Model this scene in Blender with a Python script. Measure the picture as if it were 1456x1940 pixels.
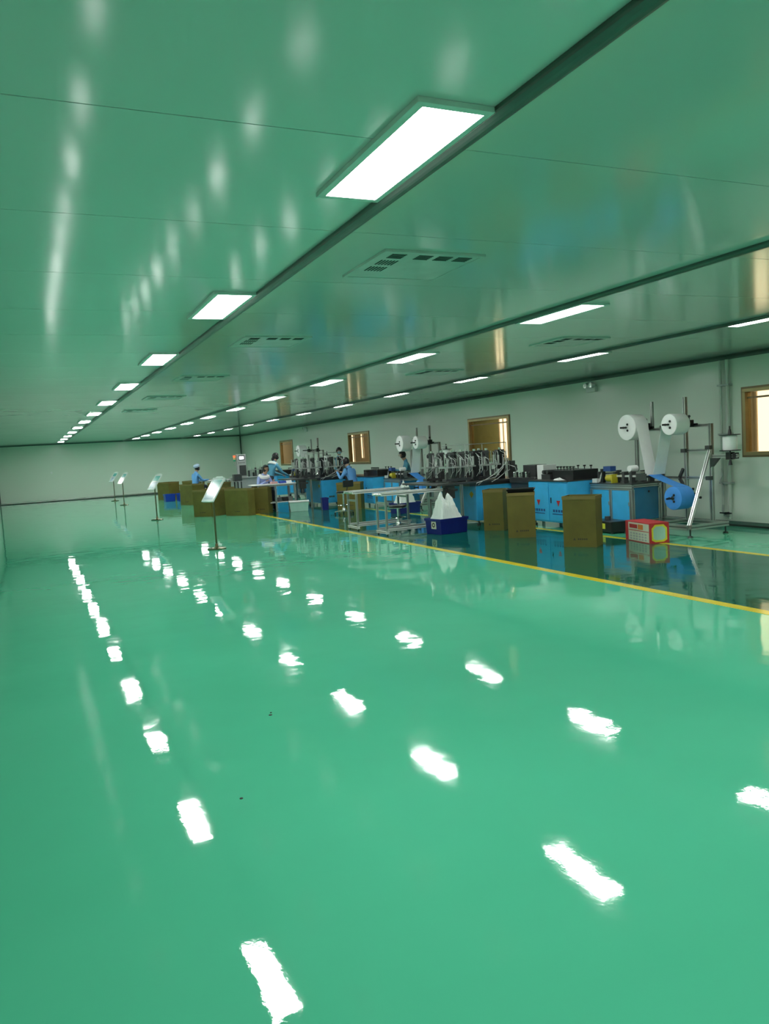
import bpy, bmesh, math, random
from mathutils import Vector, Matrix
random.seed(7)
PI = math.pi
for o in list(bpy.data.objects): bpy.data.objects.remove(o)
S = bpy.context.scene; C = S.collection

# ------------------------------------------------------------------ camera, world, exposure
CAM_H = 1.6
yaw, pit, roll = math.radians(24.357), math.radians(-4.608), math.radians(-3.387)
fwd = Vector((math.sin(yaw)*math.cos(pit), math.cos(yaw)*math.cos(pit), math.sin(pit)))
r0 = Vector((math.cos(yaw), -math.sin(yaw), 0)); u0 = r0.cross(fwd)
rt = r0*math.cos(roll) + u0*math.sin(roll); up = -r0*math.sin(roll) + u0*math.cos(roll)
cd = bpy.data.cameras.new('camera'); cam = bpy.data.objects.new('camera', cd); C.objects.link(cam)
cd.sensor_fit = 'HORIZONTAL'; cd.sensor_width = 36; cd.lens = 1475.33/1456*36; cd.clip_start = .05; cd.clip_end = 200
cam.matrix_world = Matrix(((rt.x, up.x, -fwd.x, 0), (rt.y, up.y, -fwd.y, 0), (rt.z, up.z, -fwd.z, CAM_H), (0, 0, 0, 1)))
S.camera = cam
w = bpy.data.worlds.new('world'); S.world = w; w.use_nodes = True
w.node_tree.nodes['Background'].inputs[0].default_value = (.5, .55, .55, 1); w.node_tree.nodes['Background'].inputs[1].default_value = .3
S.view_settings.view_transform = 'Standard'; S.view_settings.look = 'None'; S.view_settings.gamma = 1
S.view_settings.use_curve_mapping = False; S.view_settings.exposure = 0.0
LIGHT = 42.0          # radiance of the ceiling panels

# ------------------------------------------------------------------ materials
def nmat(name):
    m = bpy.data.materials.new(name); m.use_nodes = True
    return m, m.node_tree, m.node_tree.nodes['Principled BSDF']
def mat(name, col, rough=.5, metal=0, spec=.5, var=.06, scale=6, coat=0):
    m, t, b = nmat(name)
    b.inputs['Roughness'].default_value = rough; b.inputs['Metallic'].default_value = metal
    b.inputs['Specular IOR Level'].default_value = spec; b.inputs['Coat Weight'].default_value = coat
    tc = t.nodes.new('ShaderNodeTexCoord'); n = t.nodes.new('ShaderNodeTexNoise'); n.inputs['Scale'].default_value = scale
    n.inputs['Detail'].default_value = 3
    r = t.nodes.new('ShaderNodeValToRGB'); e = r.color_ramp.elements
    e[0].position = .3; e[1].position = .7
    e[0].color = (*[c*(1-var) for c in col], 1); e[1].color = (*[min(1, c*(1+var)) for c in col], 1)
    t.links.new(tc.outputs['Object'], n.inputs['Vector']); t.links.new(n.outputs['Fac'], r.inputs[0]); t.links.new(r.outputs[0], b.inputs['Base Color'])
    return m
def emit(name, col, s):
    m, t, b = nmat(name)
    b.inputs['Base Color'].default_value = (*[c*.6 for c in col], 1); b.inputs['Emission Color'].default_value = (*col, 1); b.inputs['Emission Strength'].default_value = s
    return m
def floor_mat(name, ca, cb, rk=1.0, sp=.5):
    m, t, b = nmat(name); L = t.links.new; N = t.nodes.new
    g = N('ShaderNodeNewGeometry')
    n = N('ShaderNodeTexNoise'); n.inputs['Scale'].default_value = .35; n.inputs['Detail'].default_value = 4; L(g.outputs['Position'], n.inputs['Vector'])
    r = N('ShaderNodeValToRGB'); e = r.color_ramp.elements; e[0].position = .35; e[1].position = .68; e[0].color = (*ca, 1); e[1].color = (*cb, 1)
    L(n.outputs['Fac'], r.inputs[0]); L(r.outputs[0], b.inputs['Base Color'])
    # polish differences: dull scuffs
    mp = N('ShaderNodeMapping'); mp.inputs['Scale'].default_value = (2.2, .5, 1); mp.inputs['Rotation'].default_value = (0, 0, .5); L(g.outputs['Position'], mp.inputs['Vector'])
    n2 = N('ShaderNodeTexNoise'); n2.inputs['Scale'].default_value = 1.3; n2.inputs['Detail'].default_value = 6; L(mp.outputs[0], n2.inputs['Vector'])
    mr = N('ShaderNodeMapRange'); mr.inputs[1].default_value = .45; mr.inputs[2].default_value = .8; mr.inputs[3].default_value = .02*rk; mr.inputs[4].default_value = .10*rk
    L(n2.outputs['Fac'], mr.inputs[0]); L(mr.outputs[0], b.inputs['Roughness'])
    # self-levelled epoxy: long shallow waves and fine ripple
    n3 = N('ShaderNodeTexNoise'); n3.inputs['Scale'].default_value = 2.2; n3.inputs['Detail'].default_value = 2; L(g.outputs['Position'], n3.inputs['Vector'])
    n4 = N('ShaderNodeTexNoise'); n4.inputs['Scale'].default_value = 45; n4.inputs['Detail'].default_value = 2; L(g.outputs['Position'], n4.inputs['Vector'])
    b1 = N('ShaderNodeBump'); b1.inputs['Strength'].default_value = 1; b1.inputs['Distance'].default_value = .0028; L(n3.outputs['Fac'], b1.inputs['Height'])
    b2 = N('ShaderNodeBump'); b2.inputs['Strength'].default_value = 1; b2.inputs['Distance'].default_value = .00008; L(n4.outputs['Fac'], b2.inputs['Height']); L(b1.outputs[0], b2.inputs['Normal'])
    L(b2.outputs[0], b.inputs['Normal'])
    b.inputs['Specular IOR Level'].default_value = sp
    return m
def panel_mat(name, col, rough):
    m, t, b = nmat(name); L = t.links.new; N = t.nodes.new
    g = N('ShaderNodeNewGeometry'); b.inputs['Base Color'].default_value = (*col, 1)
    n = N('ShaderNodeTexNoise'); n.inputs['Scale'].default_value = 1.1; n.inputs['Detail'].default_value = 3; L(g.outputs['Position'], n.inputs['Vector'])
    mr = N('ShaderNodeMapRange'); mr.inputs[3].default_value = rough*.75; mr.inputs[4].default_value = rough*1.25; L(n.outputs['Fac'], mr.inputs[0]); L(mr.outputs[0], b.inputs['Roughness'])
    b1 = N('ShaderNodeBump'); b1.inputs['Distance'].default_value = .0012; L(n.outputs['Fac'], b1.inputs['Height']); L(b1.outputs[0], b.inputs['Normal'])
    return m
def glass_mat(name, tint, refl=.1):
    m = bpy.data.materials.new(name); m.use_nodes = True; t = m.node_tree; t.nodes.clear(); N = t.nodes.new; L = t.links.new
    o = N('ShaderNodeOutputMaterial'); mx = N('ShaderNodeMixShader'); tr = N('ShaderNodeBsdfTransparent'); gl = N('ShaderNodeBsdfGlossy'); lw = N('ShaderNodeLayerWeight')
    tr.inputs[0].default_value = (*tint, 1); gl.inputs['Roughness'].default_value = .02; lw.inputs[0].default_value = refl
    gm = N('ShaderNodeNewGeometry'); su = N('ShaderNodeMath'); su.operation = 'SUBTRACT'; su.inputs[0].default_value = 1; L(gm.outputs['Backfacing'], su.inputs[1]); mu = N('ShaderNodeMath'); mu.operation = 'MULTIPLY'; L(lw.outputs['Fresnel'], mu.inputs[0]); L(su.outputs[0], mu.inputs[1]); L(mu.outputs[0], mx.inputs[0]); L(tr.outputs[0], mx.inputs[1]); L(gl.outputs[0], mx.inputs[2]); L(mx.outputs[0], o.inputs[0])
    return m
M = {}
M['floor'] = floor_mat('green_epoxy', (.074, .465, .285), (.095, .525, .33))
M['aisle'] = floor_mat('dark_green_epoxy', (.003, .095, .058), (.005, .115, .07), 2.2, .36)
M['yellow'] = mat('yellow_line_paint', (.72, .56, .03), .15, var=.12, scale=3)
M['ceil'] = panel_mat('ceiling_panel_paint', (.56, .60, .58), .115)
M['wall'] = panel_mat('wall_panel_paint', (.68, .76, .67), .22)
M['joint'] = mat('joint_sealant', (.12, .17, .15), .6)
M['beam'] = mat('beam_aluminium', (.10, .12, .11), .4, .6)
M['cove'] = mat('cove_aluminium', (.10, .12, .11), .4, .6)
M['skirt'] = mat('skirting_aluminium', (.45, .47, .46), .22, .9)
M['lframe'] = mat('light_frame_white', (.62, .68, .65), .35)
M['diff'] = emit('lit_diffuser', (1, .985, .965), LIGHT)
M['vent'] = mat('vent_plate_white', (.54, .58, .56), .2)
M['slot'] = mat('dark_slot', (.012, .02, .016), .7)
M['alu'] = mat('anodised_aluminium', (.55, .57, .55), .32, .9)
M['alub'] = mat('bright_aluminium', (.8, .82, .8), .3, .35)
M['groove'] = mat('grey_groove', (.17, .185, .175), .6)
M['steel'] = mat('chrome_steel', (.7, .71, .7), .12, 1)
M['dsteel'] = mat('dark_steel', (.09, .095, .095), .35, .6)
M['black'] = mat('black_plastic', (.012, .013, .014), .35)
M['blue'] = mat('machine_blue_panel', (.05, .44, .82), .3)
M['endblue'] = mat('dark_blue_end_panel', (.025, .17, .32), .25)
M['pipe'] = mat('pale_wall_pipe', (.5, .56, .5), .4)
M['dblue'] = mat('deep_blue_ink', (.02, .07, .25), .5)
M['red'] = mat('red_print', (.5, .03, .035), .45)
M['gpanel'] = mat('pale_grey_panel', (.38, .42, .40), .4)
M['white'] = mat('white_fabric', (.9, .91, .9), .75, var=.03)
M['whitep'] = mat('white_plastic', (.74, .77, .75), .4, var=.03)
M['wtable'] = mat('white_table_board', (.7, .72, .7), .3, var=.03)
M['rollblue'] = mat('blue_fabric', (.06, .30, .80), .7, var=.05)
M['cart'] = mat('carton_brown', (.135, .115, .018), .7, var=.12, scale=4)
M['cartin'] = mat('carton_inside', (.21, .16, .05), .8, var=.1)
M['ink'] = mat('carton_ink', (.05, .045, .02), .7)
M['bin'] = mat('blue_bin_plastic', (.006, .012, .16), .35)
M['binl'] = mat('bright_blue_bin_plastic', (.01, .05, .42), .35)
M['sticker'] = mat('sticker_white', (.6, .66, .5), .5)
M['bag'] = mat('white_plastic_bag', (.72, .78, .74), .4, var=.04)
M['tube'] = mat('white_air_hose', (.45, .49, .47), .4)
M['brass'] = mat('brown_bronze', (.22, .16, .09), .35, .6)
M['gold'] = mat('gold_window_aluminium', (.42, .33, .17), .3, .8)
M['glass'] = glass_mat('bronze_glass', (.85, .8, .66))
M['tan'] = mat('tan_corridor_paint', (.46, .37, .27), .7)
M['olive'] = mat('olive_blind', (.34, .325, .15), .7)
M['glowstrip'] = emit('strip_glow', (1, .9, .78), 2.2)  # emission for the made-up bright strips on the corridor wall
M['corrfill'] = emit('corridor_fill_glow', (1, .96, .88), 26)  # emission of the added panels that light the corridor
M['yel'] = mat('yellow_label', (.7, .68, .05), .5)
M['orange'] = mat('orange_print', (.7, .22, .04), .5)
M['screen'] = emit('lit_screen', (.9, .95, 1), 1.6)
M['lampred'] = emit('lit_red_lamp', (1, .12, .04), 1.5)
M['lampgreen'] = mat('green_lamp', (.05, .35, .2), .3)
M['lampamber'] = mat('amber_lamp', (.7, .5, .2), .3)
M['poster'] = mat('poster_pale', (.52, .66, .66), .2)
M['posterb'] = mat('poster_teal', (.10, .42, .38), .2)
M['posterd'] = mat('poster_blue', (.18, .34, .42), .2)
M['acryl'] = mat('clear_acrylic_edge', (.7, .76, .73), .12)
M['goldpole'] = mat('brushed_brass_pole', (.16, .15, .08), .25, .9)
M['skin'] = mat('skin', (.42, .25, .17), .55, var=.04)
M['gown'] = mat('blue_gown_cloth', (.13, .36, .72), .8, var=.1)
M['gownl'] = mat('lavender_gown_cloth', (.34, .42, .75), .8, var=.1)
M['gownt'] = mat('teal_gown_cloth', (.09, .32, .46), .8, var=.1)
M['trous'] = mat('dark_trousers', (.03, .035, .05), .8)
M['hair'] = mat('black_hair', (.008, .008, .010), .45)
M['cap'] = mat('pale_blue_cap', (.42, .55, .72), .8)
M['mask'] = mat('teal_face_mask', (.25, .5, .52), .7)
M['crate'] = mat('mint_crate', (.36, .62, .52), .45)
M['warn'] = mat('warning_yellow', (.45, .40, .02), .5)
M['pink'] = mat('pink_cloth', (.6, .35, .36), .8)

# ------------------------------------------------------------------ mesh builder
class MB:
    def __init__(s, o=(0, 0, 0)): s.v = []; s.f = []; s.m = []; s.o = Vector(o); s.cur = 0
    def mi(s, i): s.cur = i; return s
    def add(s, vs, fs):
        b = len(s.v); s.v += [Vector(p)-s.o for p in vs]; s.f += [tuple(i+b for i in f) for f in fs]; s.m += [s.cur]*len(fs); return s
    def box(s, x0, x1, y0, y1, z0, z1):
        return s.add([(x0, y0, z0), (x1, y0, z0), (x1, y1, z0), (x0, y1, z0), (x0, y0, z1), (x1, y0, z1), (x1, y1, z1), (x0, y1, z1)],
                     [(3, 2, 1, 0), (4, 5, 6, 7), (0, 1, 5, 4), (1, 2, 6, 5), (2, 3, 7, 6), (3, 0, 4, 7)])
    def cbox(s, c, sx, sy, sz): return s.box(c[0]-sx/2, c[0]+sx/2, c[1]-sy/2, c[1]+sy/2, c[2]-sz/2, c[2]+sz/2)
    def frame(s, p, q, upv=(0, 0, 1)):
        d = (q-p).normalized(); u = Vector(upv)
        if abs(d.dot(u)) > .95: u = Vector((1, 0, 0))
        a = d.cross(u).normalized(); b = a.cross(d); return a, b
    def extr(s, p, q, sec, upv=(0, 0, 1)):
        p = Vector(p); q = Vector(q); a, b = s.frame(p, q, upv); n = len(sec)
        vs = [p+a*x+b*y for x, y in sec]+[q+a*x+b*y for x, y in sec]
        fs = [(i, (i+1) % n, n+(i+1) % n, n+i) for i in range(n)]+[tuple(range(n-1, -1, -1)), tuple(range(n, 2*n))]
        return s.add(vs, fs)
    def bar(s, p, q, w_, h_=None):
        h_ = h_ or w_; return s.extr(p, q, [(-w_/2, -h_/2), (w_/2, -h_/2), (w_/2, h_/2), (-w_/2, h_/2)])
    def prof(s, p, q, w_):                      # slotted aluminium profile
        h = w_/2; g = w_*.14; d = w_*.16; sec = []
        for k in range(4):
            c, n = math.cos(k*PI/2), math.sin(k*PI/2)
            for x, y in ((-h, -h), (-g, -h), (-g, -h+d), (g, -h+d), (g, -h)): sec.append((x*c-y*n, x*n+y*c))
        b0 = len(s.m); s.extr(p, q, sec)
        for i in range(20):
            if i % 5 in (1, 2, 3): s.m[b0+i] = 1
        return s
    def cyl(s, p, q, r, r2=None, n=14):
        r2 = r if r2 is None else r2; p = Vector(p); q = Vector(q); a, b = s.frame(p, q)
        vs = [p+(a*math.cos(2*PI*i/n)+b*math.sin(2*PI*i/n))*r for i in range(n)]+[q+(a*math.cos(2*PI*i/n)+b*math.sin(2*PI*i/n))*r2 for i in range(n)]
        return s.add(vs, [(i, (i+1) % n, n+(i+1) % n, n+i) for i in range(n)]+[tuple(range(n-1, -1, -1)), tuple(range(n, 2*n))])
    def tube(s, pts, r, n=6):
        pts = [Vector(p) for p in pts]; rings = []
        for i, p in enumerate(pts):
            d = (pts[min(i+1, len(pts)-1)]-pts[max(i-1, 0)]).normalized(); u = Vector((0, 0, 1)) if abs(d.z) < .9 else Vector((1, 0, 0))
            a = d.cross(u).normalized(); b = a.cross(d)
            rings.append([p+(a*math.cos(2*PI*k/n)+b*math.sin(2*PI*k/n))*r for k in range(n)])
        vs = [v for r_ in rings for v in r_]; fs = []
        for i in range(len(pts)-1):
            for k in range(n): fs.append((i*n+k, i*n+(k+1) % n, (i+1)*n+(k+1) % n, (i+1)*n+k))
        fs += [tuple(range(n-1, -1, -1)), tuple(range((len(pts)-1)*n, len(pts)*n))]
        return s.add(vs, fs)
    def lathe(s, prof, c=(0, 0, 0), n=24, axis='Z'):
        vs = []; fs = []; c = Vector(c)
        for r, h in prof:
            for k in range(n):
                x, y = r*math.cos(2*PI*k/n), r*math.sin(2*PI*k/n)
                vs.append(c+(Vector((x, y, h)) if axis == 'Z' else Vector((h, x, y)) if axis == 'X' else Vector((y, h, x))))
        for i in range(len(prof)-1):
            for k in range(n): fs.append((i*n+k, i*n+(k+1) % n, (i+1)*n+(k+1) % n, (i+1)*n+k))
        return s.add(vs, fs)
    def ball(s, c, rx, ry=None, rz=None, n=12, m=8):
        ry = ry or rx; rz = rz or rx; prof = []
        vs = []; fs = []
        for i in range(m+1):
            t = PI*i/m
            for k in range(n): vs.append((c[0]+rx*math.sin(t)*math.cos(2*PI*k/n), c[1]+ry*math.sin(t)*math.sin(2*PI*k/n), c[2]-rz*math.cos(t)))
        for i in range(m):
            for k in range(n): fs.append((i*n+k, i*n+(k+1) % n, (i+1)*n+(k+1) % n, (i+1)*n+k))
        return s.add(vs, fs)
    def build(s, name, mats, parent=None, smooth=False, bevel=0):
        me = bpy.data.meshes.new(name); me.from_pydata([tuple(v) for v in s.v], [], s.f)
        if isinstance(mats, str): mats = [mats, 'groove'] if 1 in s.m else [mats]
        for m_ in mats: me.materials.append(M[m_])
        me.polygons.foreach_set('material_index', s.m)
        me.update()
        bm = bmesh.new(); bm.from_mesh(me); bmesh.ops.remove_doubles(bm, verts=bm.verts, dist=1e-6); bmesh.ops.recalc_face_normals(bm, faces=bm.faces); bm.to_mesh(me); bm.free()
        if smooth:
            for p in me.polygons: p.use_smooth = True
            try: me.set_sharp_from_angle(angle=math.radians(40))
            except Exception: pass
        o = bpy.data.objects.new(name, me); C.objects.link(o); o.parent = parent
        if parent is None: o.location = s.o
        if bevel:
            b = o.modifiers.new('bevel', 'BEVEL'); b.width = bevel; b.segments = 2; b.limit_method = 'ANGLE'
        return o
def tag(o, label=None, cat=None, group=None, kind=None):
    if label: o['label'] = label
    if cat: o['category'] = cat
    if group: o['group'] = group
    if kind: o['kind'] = kind
    return o
def thing(name, label, cat, loc=(0, 0, 0), rz=0, group=None):
    o = bpy.data.objects.new(name, None); C.objects.link(o); o.location = loc; o.rotation_euler = (0, 0, rz); o.empty_display_size = .1
    return tag(o, label, cat, group)
def struct(o): o['kind'] = 'structure'; return o
KIDS = {}
def copy_tree(o, parent=None):
    c = o.copy(); C.objects.link(c); c.parent = parent
    for ch in [x for x in bpy.data.objects if x.parent == o]: copy_tree(ch, c)
    return c
def dup(o, label, loc=None, dy=0, rz=None, group=None):
    c = copy_tree(o); c['label'] = label
    if loc is not None: c.location = loc
    else: c.location = Vector(o.location)+Vector((0, dy, 0))
    if rz is not None: c.rotation_euler = (0, 0, rz)
    if group: c['group'] = group
    return c
ORD = ['first', 'second', 'third', 'fourth', 'fifth', 'sixth', 'seventh', 'eighth', 'ninth', 'tenth', 'eleventh', 'twelfth', 'thirteenth']

# ------------------------------------------------------------------ room shell
XL, XR, YB, YF, H = -1.33, 10.5, -5.0, 41.3, 2.8
A0, A1 = 5.56, 8.08           # dark painted aisle between the yellow lines
fl = struct(MB((0, 0, 0)).box(XL-.2, XR+.1, YB-.2, YF+.2, -.2, 0).build('floor', 'floor'))
struct(MB((0, 0, 0)).box(5.69, 8.22, YB, 37, 0, .0015).build('dark_floor_coating', 'aisle', fl))
o = MB((5.66, 16, 0)).add([(5.60, YB, .003), (5.72, YB, .003), (5.79, 24, .003), (5.67, 24, .003), (5.60, YB, 0), (5.72, YB, 0), (5.79, 24, 0), (5.67, 24, 0)],
    [(0, 1, 2, 3), (0, 4, 5, 1), (1, 5, 6, 2), (2, 6, 7, 3), (3, 7, 4, 0)]).build('floor_line', 'yellow')
tag(o, 'long yellow line along the near edge of the dark green aisle', 'floor line')
o = MB((8.2, 16, 0)).add([(8.10, YB, .003), (8.20, YB, .003), (8.52, 24, .003), (8.42, 24, .003), (8.10, YB, 0), (8.20, YB, 0), (8.52, 24, 0), (8.42, 24, 0)],
    [(0, 1, 2, 3), (0, 4, 5, 1), (1, 5, 6, 2), (2, 6, 7, 3), (3, 7, 4, 0)]).build('floor_line', 'yellow')
tag(o, 'yellow line running under the blue machines, past the red carton', 'floor line')
for i, (x, y, s) in enumerate([(1.235, 4.62, .012), (.78, 3.55, .009), (1.25, 4.66, .007)]):
    ch = MB((0, 0, 0)).lathe([(0, .003), (s*.8, .003), (s, 0)], (x, y, 0), 7).build('floor_chip', 'slot', fl)

struct(MB((0, 0, 0)).box(XL-.1, XL, YB, YF, 0, H).build('wall_left', 'wall'))
struct(MB((0, 0, 0)).box(XL-.1, XR+.1, YF, YF+.1, 0, H).build('wall_far', 'wall'))
struct(MB((0, 0, 0)).box(XL-.1, XR+.1, YB-.1, YB, 0, H).build('wall_back', 'wall'))
WIN = [(7.15, 9.03), (15.69, 17.58), (24.08, 25.95), (32.4, 34.22)]; WZ0, WZ1 = 1.16, 2.22
wr = MB((XR, 0, 0)); wr.box(XR, XR+.1, YB, YF, 0, WZ0); wr.box(XR, XR+.1, YB, YF, WZ1, H)
ys = [YB]+[v for a in WIN for v in a]+[YF]
for i in range(0, len(ys), 2): wr.box(XR, XR+.1, ys[i], ys[i+1], WZ0, WZ1)
struct(wr.build('wall_right', 'wall'))
# windows in the right wall
for n, (a, b) in enumerate(WIN):
    r = struct(bpy.data.objects.new('window_%d' % (n+1), None)); C.objects.link(r); r.location = (XR, (a+b)/2, WZ0)
    oo = (XR, (a+b)/2, WZ0); t = .055
    for nm, bx in (('frame_sill', (a, b, WZ0, WZ0+t)), ('frame_head', (a, b, WZ1-t, WZ1)), ('frame_jamb', (a, a+t, WZ0+t, WZ1-t)), ('frame_jamb', (b-t, b, WZ0+t, WZ1-t))):
        MB(oo).box(XR-.025, XR+.11, bx[0], bx[1], bx[2], bx[3]).build(nm, 'gold', r, bevel=.004)
    MB(oo).box(XR+.02, XR+.05, a+t, b-t, WZ1-.16, WZ1-.13).build('frame_transom', 'brass', r)
    MB(oo).box(XR+.04, XR+.046, a+t, b-t, WZ0+t, WZ1-t).build('pane', 'glass', r)
    # bronze surround proud of the wall
    e = .03
    m_ = MB(oo); m_.box(XR-.012, XR-.001, a-e, b+e, WZ0-e, WZ0); m_.box(XR-.012, XR-.001, a-e, b+e, WZ1, WZ1+e); m_.box(XR-.012, XR-.001, a-e, a, WZ0, WZ1); m_.box(XR-.012, XR-.001, b, b+e, WZ0, WZ1)
    m_.build('surround', 'brass', r)
# corridor beyond the windows
XC = 12.4
struct(MB((0, 0, 0)).box(XC, XC+.1, YB, YF+8, 0, H).build('wall_corridor', 'tan'))
struct(MB((0, 0, 0)).box(XR+.1, XC+.1, YB, YF+8, -.2, -.001).build('floor_corridor', 'tan'))
struct(MB((0, 0, 0)).box(XR+.1, XC+.1, YB, YF+8, H, H+.1).build('ceiling_corridor', 'wall'))
struct(MB((0, 0, 0)).box(XR+.1, XC+.1, YB-.1, YB, 0, H).build('wall_corridor_back', 'tan'))
struct(MB((0, 0, 0)).box(XR, XC+.1, YF+8, YF+8.1, 0, H).build('wall_corridor_far', 'tan'))
struct(MB((0, 0, 0)).box(XR, XR+.1, YF+.1, YF+8, 0, H).build('wall_corridor_side', 'tan'))
for n, (a, b, z0, z1, hasbar) in enumerate([(9.75, 10.33, .5, 2.7, 1), (18.62, 19.0, .5, 2.7, 1), (30.02, 30.36, .5, 2.65, 0), (29.05, 29.22, 1.3, 2.6, 0)]):  # glowing strips added to stand in for bright bands behind the glass
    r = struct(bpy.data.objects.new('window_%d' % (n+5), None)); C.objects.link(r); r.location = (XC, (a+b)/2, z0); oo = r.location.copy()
    MB(oo).box(XC-.02, XC-.002, a, b, z0, z1).build('bright_strip', 'glowstrip', r)
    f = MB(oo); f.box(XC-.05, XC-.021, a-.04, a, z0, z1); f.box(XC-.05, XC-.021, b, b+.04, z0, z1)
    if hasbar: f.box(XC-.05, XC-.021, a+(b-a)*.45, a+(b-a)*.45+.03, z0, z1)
    f.build('strip_bars', 'tan', r)
for n, (a, b) in enumerate([(19.05, 21.4), (40.2, 42.3)]):
    tag(MB((XC-.03, (a+b)/2, 0)).box(XC-.035, XC-.001, a, b, 0, 2.7).build('roller_blind', 'olive' if n == 0 else 'tan'), ['olive roller blind seen through the window behind the nearest machine towers', 'tan roller blind seen through the farthest wall window'][n], 'blind', 'blinds in the corridor')
for n, y in enumerate([8.6, 17.5, 26.5, 35.5]):  # unseen panels added so the tan corridor wall shows through the windows
    tag(MB((11.5, y, H)).box(11.3, 11.7, y-.6, y+.6, H-.04, H-.001).build('corridor_fill_light', 'corrfill'), 'unseen fill light added in the corridor beyond the %s wall window from the camera' % ORD[n], 'lamp', 'corridor fill lights')

tag(MB((11.5, 41.2, H)).box(11.3, 11.7, 40.6, 41.8, H-.04, H-.001).build('corridor_fill_light', 'corrfill'), 'unseen fill light added at the far end of the corridor', 'lamp', 'corridor fill lights')  # one more unseen panel, added to brighten the view through the farthest window
# ceiling with separate panels
ce = struct(MB((0, 0, H)).box(XL-.1, XR+.1, YB-.1, YF+.1, H+.03, H+.1).build('ceiling', 'joint'))
BEAM = [1.672, 4.515, 7.42]
bays = [(XL, BEAM[0]), (BEAM[0], BEAM[1]), (BEAM[1], BEAM[2]), (BEAM[2], XR)]
PY = 1.213; y0 = 2.83-PY*7
PM = {}
for bi, (xa, xb) in enumerate(bays):
    k = 0
    while y0+k*PY < YF:
        ya, yb = max(YB, y0+k*PY), min(YF, y0+(k+1)*PY)
        key = (bi, round(yb-ya, 3))
        if key not in PM:
            ob = MB((xa, ya, H)).box(xa, xb, ya+.003, yb-.003, H, H+.03).build('ceiling_panel', 'ceil'); ob.parent = ce; ob.location = (xa, ya, 0); PM[key] = ob
        else:
            ob = PM[key].copy(); C.objects.link(ob); ob.location = (xa, ya, 0)
        k += 1
for n, x in enumerate(BEAM):       # inverted-T hangers covering the panel ends
    sec = [(-.038, -.014), (-.034, -.022), (-.02, -.030), (-.008, -.034), (.008, -.034), (.02, -.030), (.034, -.022), (.038, -.014), (.038, 0), (-.038, 0)]
    struct(MB((x, 0, H)).extr((x, YB, H-.001), (x, YF, H-.001), sec).build('trim_%d' % (n+1), 'beam'))
def cove(p, q, side, name, m_='cove', r=.075):
    sec = [(0, 0)]+[(side*(r-r*math.sin(t)), -(r-r*math.cos(t))) for t in [0, .3, .6, .9, 1.2, PI/2]]
    struct(MB((p[0], p[1], H)).extr(p, q, sec).build(name, m_))
cove((XR-.001, YB, H-.001), (XR-.001, YF, H-.001), -1, 'trim_4')
cove((XL, YF-.001, H-.001), (XR, YF-.001, H-.001), 1, 'trim_5', r=.05)
cove((XL+.001, YB, H-.001), (XL+.001, YF, H-.001), 1, 'trim_6')
struct(MB((XR, YF, 0)).box(XR-.05, XR-.001, YF-.05, YF-.001, 0, H).build('trim_7', 'cove'))
struct(MB((XL, YF, 0)).box(XL+.001, XL+.05, YF-.05, YF-.001, 0, H).build('trim_8', 'cove'))
def skirt(name, *b):
    x0, x1, y0_, y1 = b; r = MB(((x0+x1)/2, (y0_+y1)/2, 0)).box(x0, x1, y0_, y1, .03, .085).build(name, 'skirt'); struct(r)
    MB(((x0+x1)/2, (y0_+y1)/2, 0)).box(x0-.003, x1+.003, y0_-.003, y1+.003, 0, .03).build('shadow_gap', 'slot', r)
skirt('baseboard_right', XR-.03, XR-.004, YB, YF); skirt('baseboard_far', XL, XR, YF-.03, YF-.004); skirt('baseboard_left', XL+.004, XL+.03, YB, YF)

# ------------------------------------------------------------------ ceiling lights
def ceiling_light():
    t = thing('ceiling_light', '', 'ceiling light', (0, 0, H)); w2, l2 = .16, .52
    f = MB(); f.box(-w2, w2, -l2, -l2+.035, -.02, -.001); f.box(-w2, w2, l2-.035, l2, -.02, -.001); f.box(-w2, -w2+.035, -l2+.035, l2-.035, -.02, -.001); f.box(w2-.035, w2, -l2+.035, l2-.035, -.02, -.001)
    f.build('frame', 'lframe', t)
    MB().box(-w2+.035, w2-.035, -l2+.035, l2-.035, -.013, -.002).build('diffuser', 'diff', t)
    return t
proto = ceiling_light(); first = True
ROWS = [(1.485, 'beside the thickest ceiling strip'), (4.76, 'along the middle ceiling strip'), (7.56, 'nearest the windowed wall')]
for x, rn in ROWS:
    for k in range(-2, 12):
        y = 2.965+3.21*k
        vis = k >= (0 if x < 2 else 1)
        lab = ('%s lit panel from the camera in the row %s' % (ORD[k-(0 if x < 2 else 1)], rn)) if vis else 'lit panel %s the camera in the row %s' % (['level with', 'just behind', 'well behind'][-k], rn)
        if first: L_ = proto; first = False
        else: L_ = copy_tree(proto)
        L_.location = (x, y, H); L_['label'] = lab; L_['group'] = 'ceiling light panels'

# ------------------------------------------------------------------ air vents
def air_vent():
    t = thing('air_vent', '', 'air vent', (0, 0, H)); a = .34
    MB().box(-a, a, -a, a, -.012, -.001).build('plate', 'vent', t, bevel=.004)
    rim = MB()
    for s in (-1, 1): rim.box(-a-.012, a+.012, s*a-.012, s*a+.012, -.016, -.0005); rim.box(s*a-.012, s*a+.012, -a+.012, a-.012, -.016, -.0005)
    rim.build('rim', 'vent', t)
    for gx in (-.225, -.04, .1, .24):              # louvre groups along the near edge
        g = MB()
        for j in range(5): g.box(gx-.05, gx+.05, -a+.05+j*.022, -a+.059+j*.022, -.0145, -.0115)
        g.build('slot_group', 'slot', t)
    for gy in (-.08, .09):                          # and along the left edge
        g = MB()
        for j in range(6): g.box(-.28+j*.022, -.271+j*.022, gy-.055, gy+.055, -.0145, -.0115)
        g.build('slot_group', 'slot', t)
    return t
av = air_vent()
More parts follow.
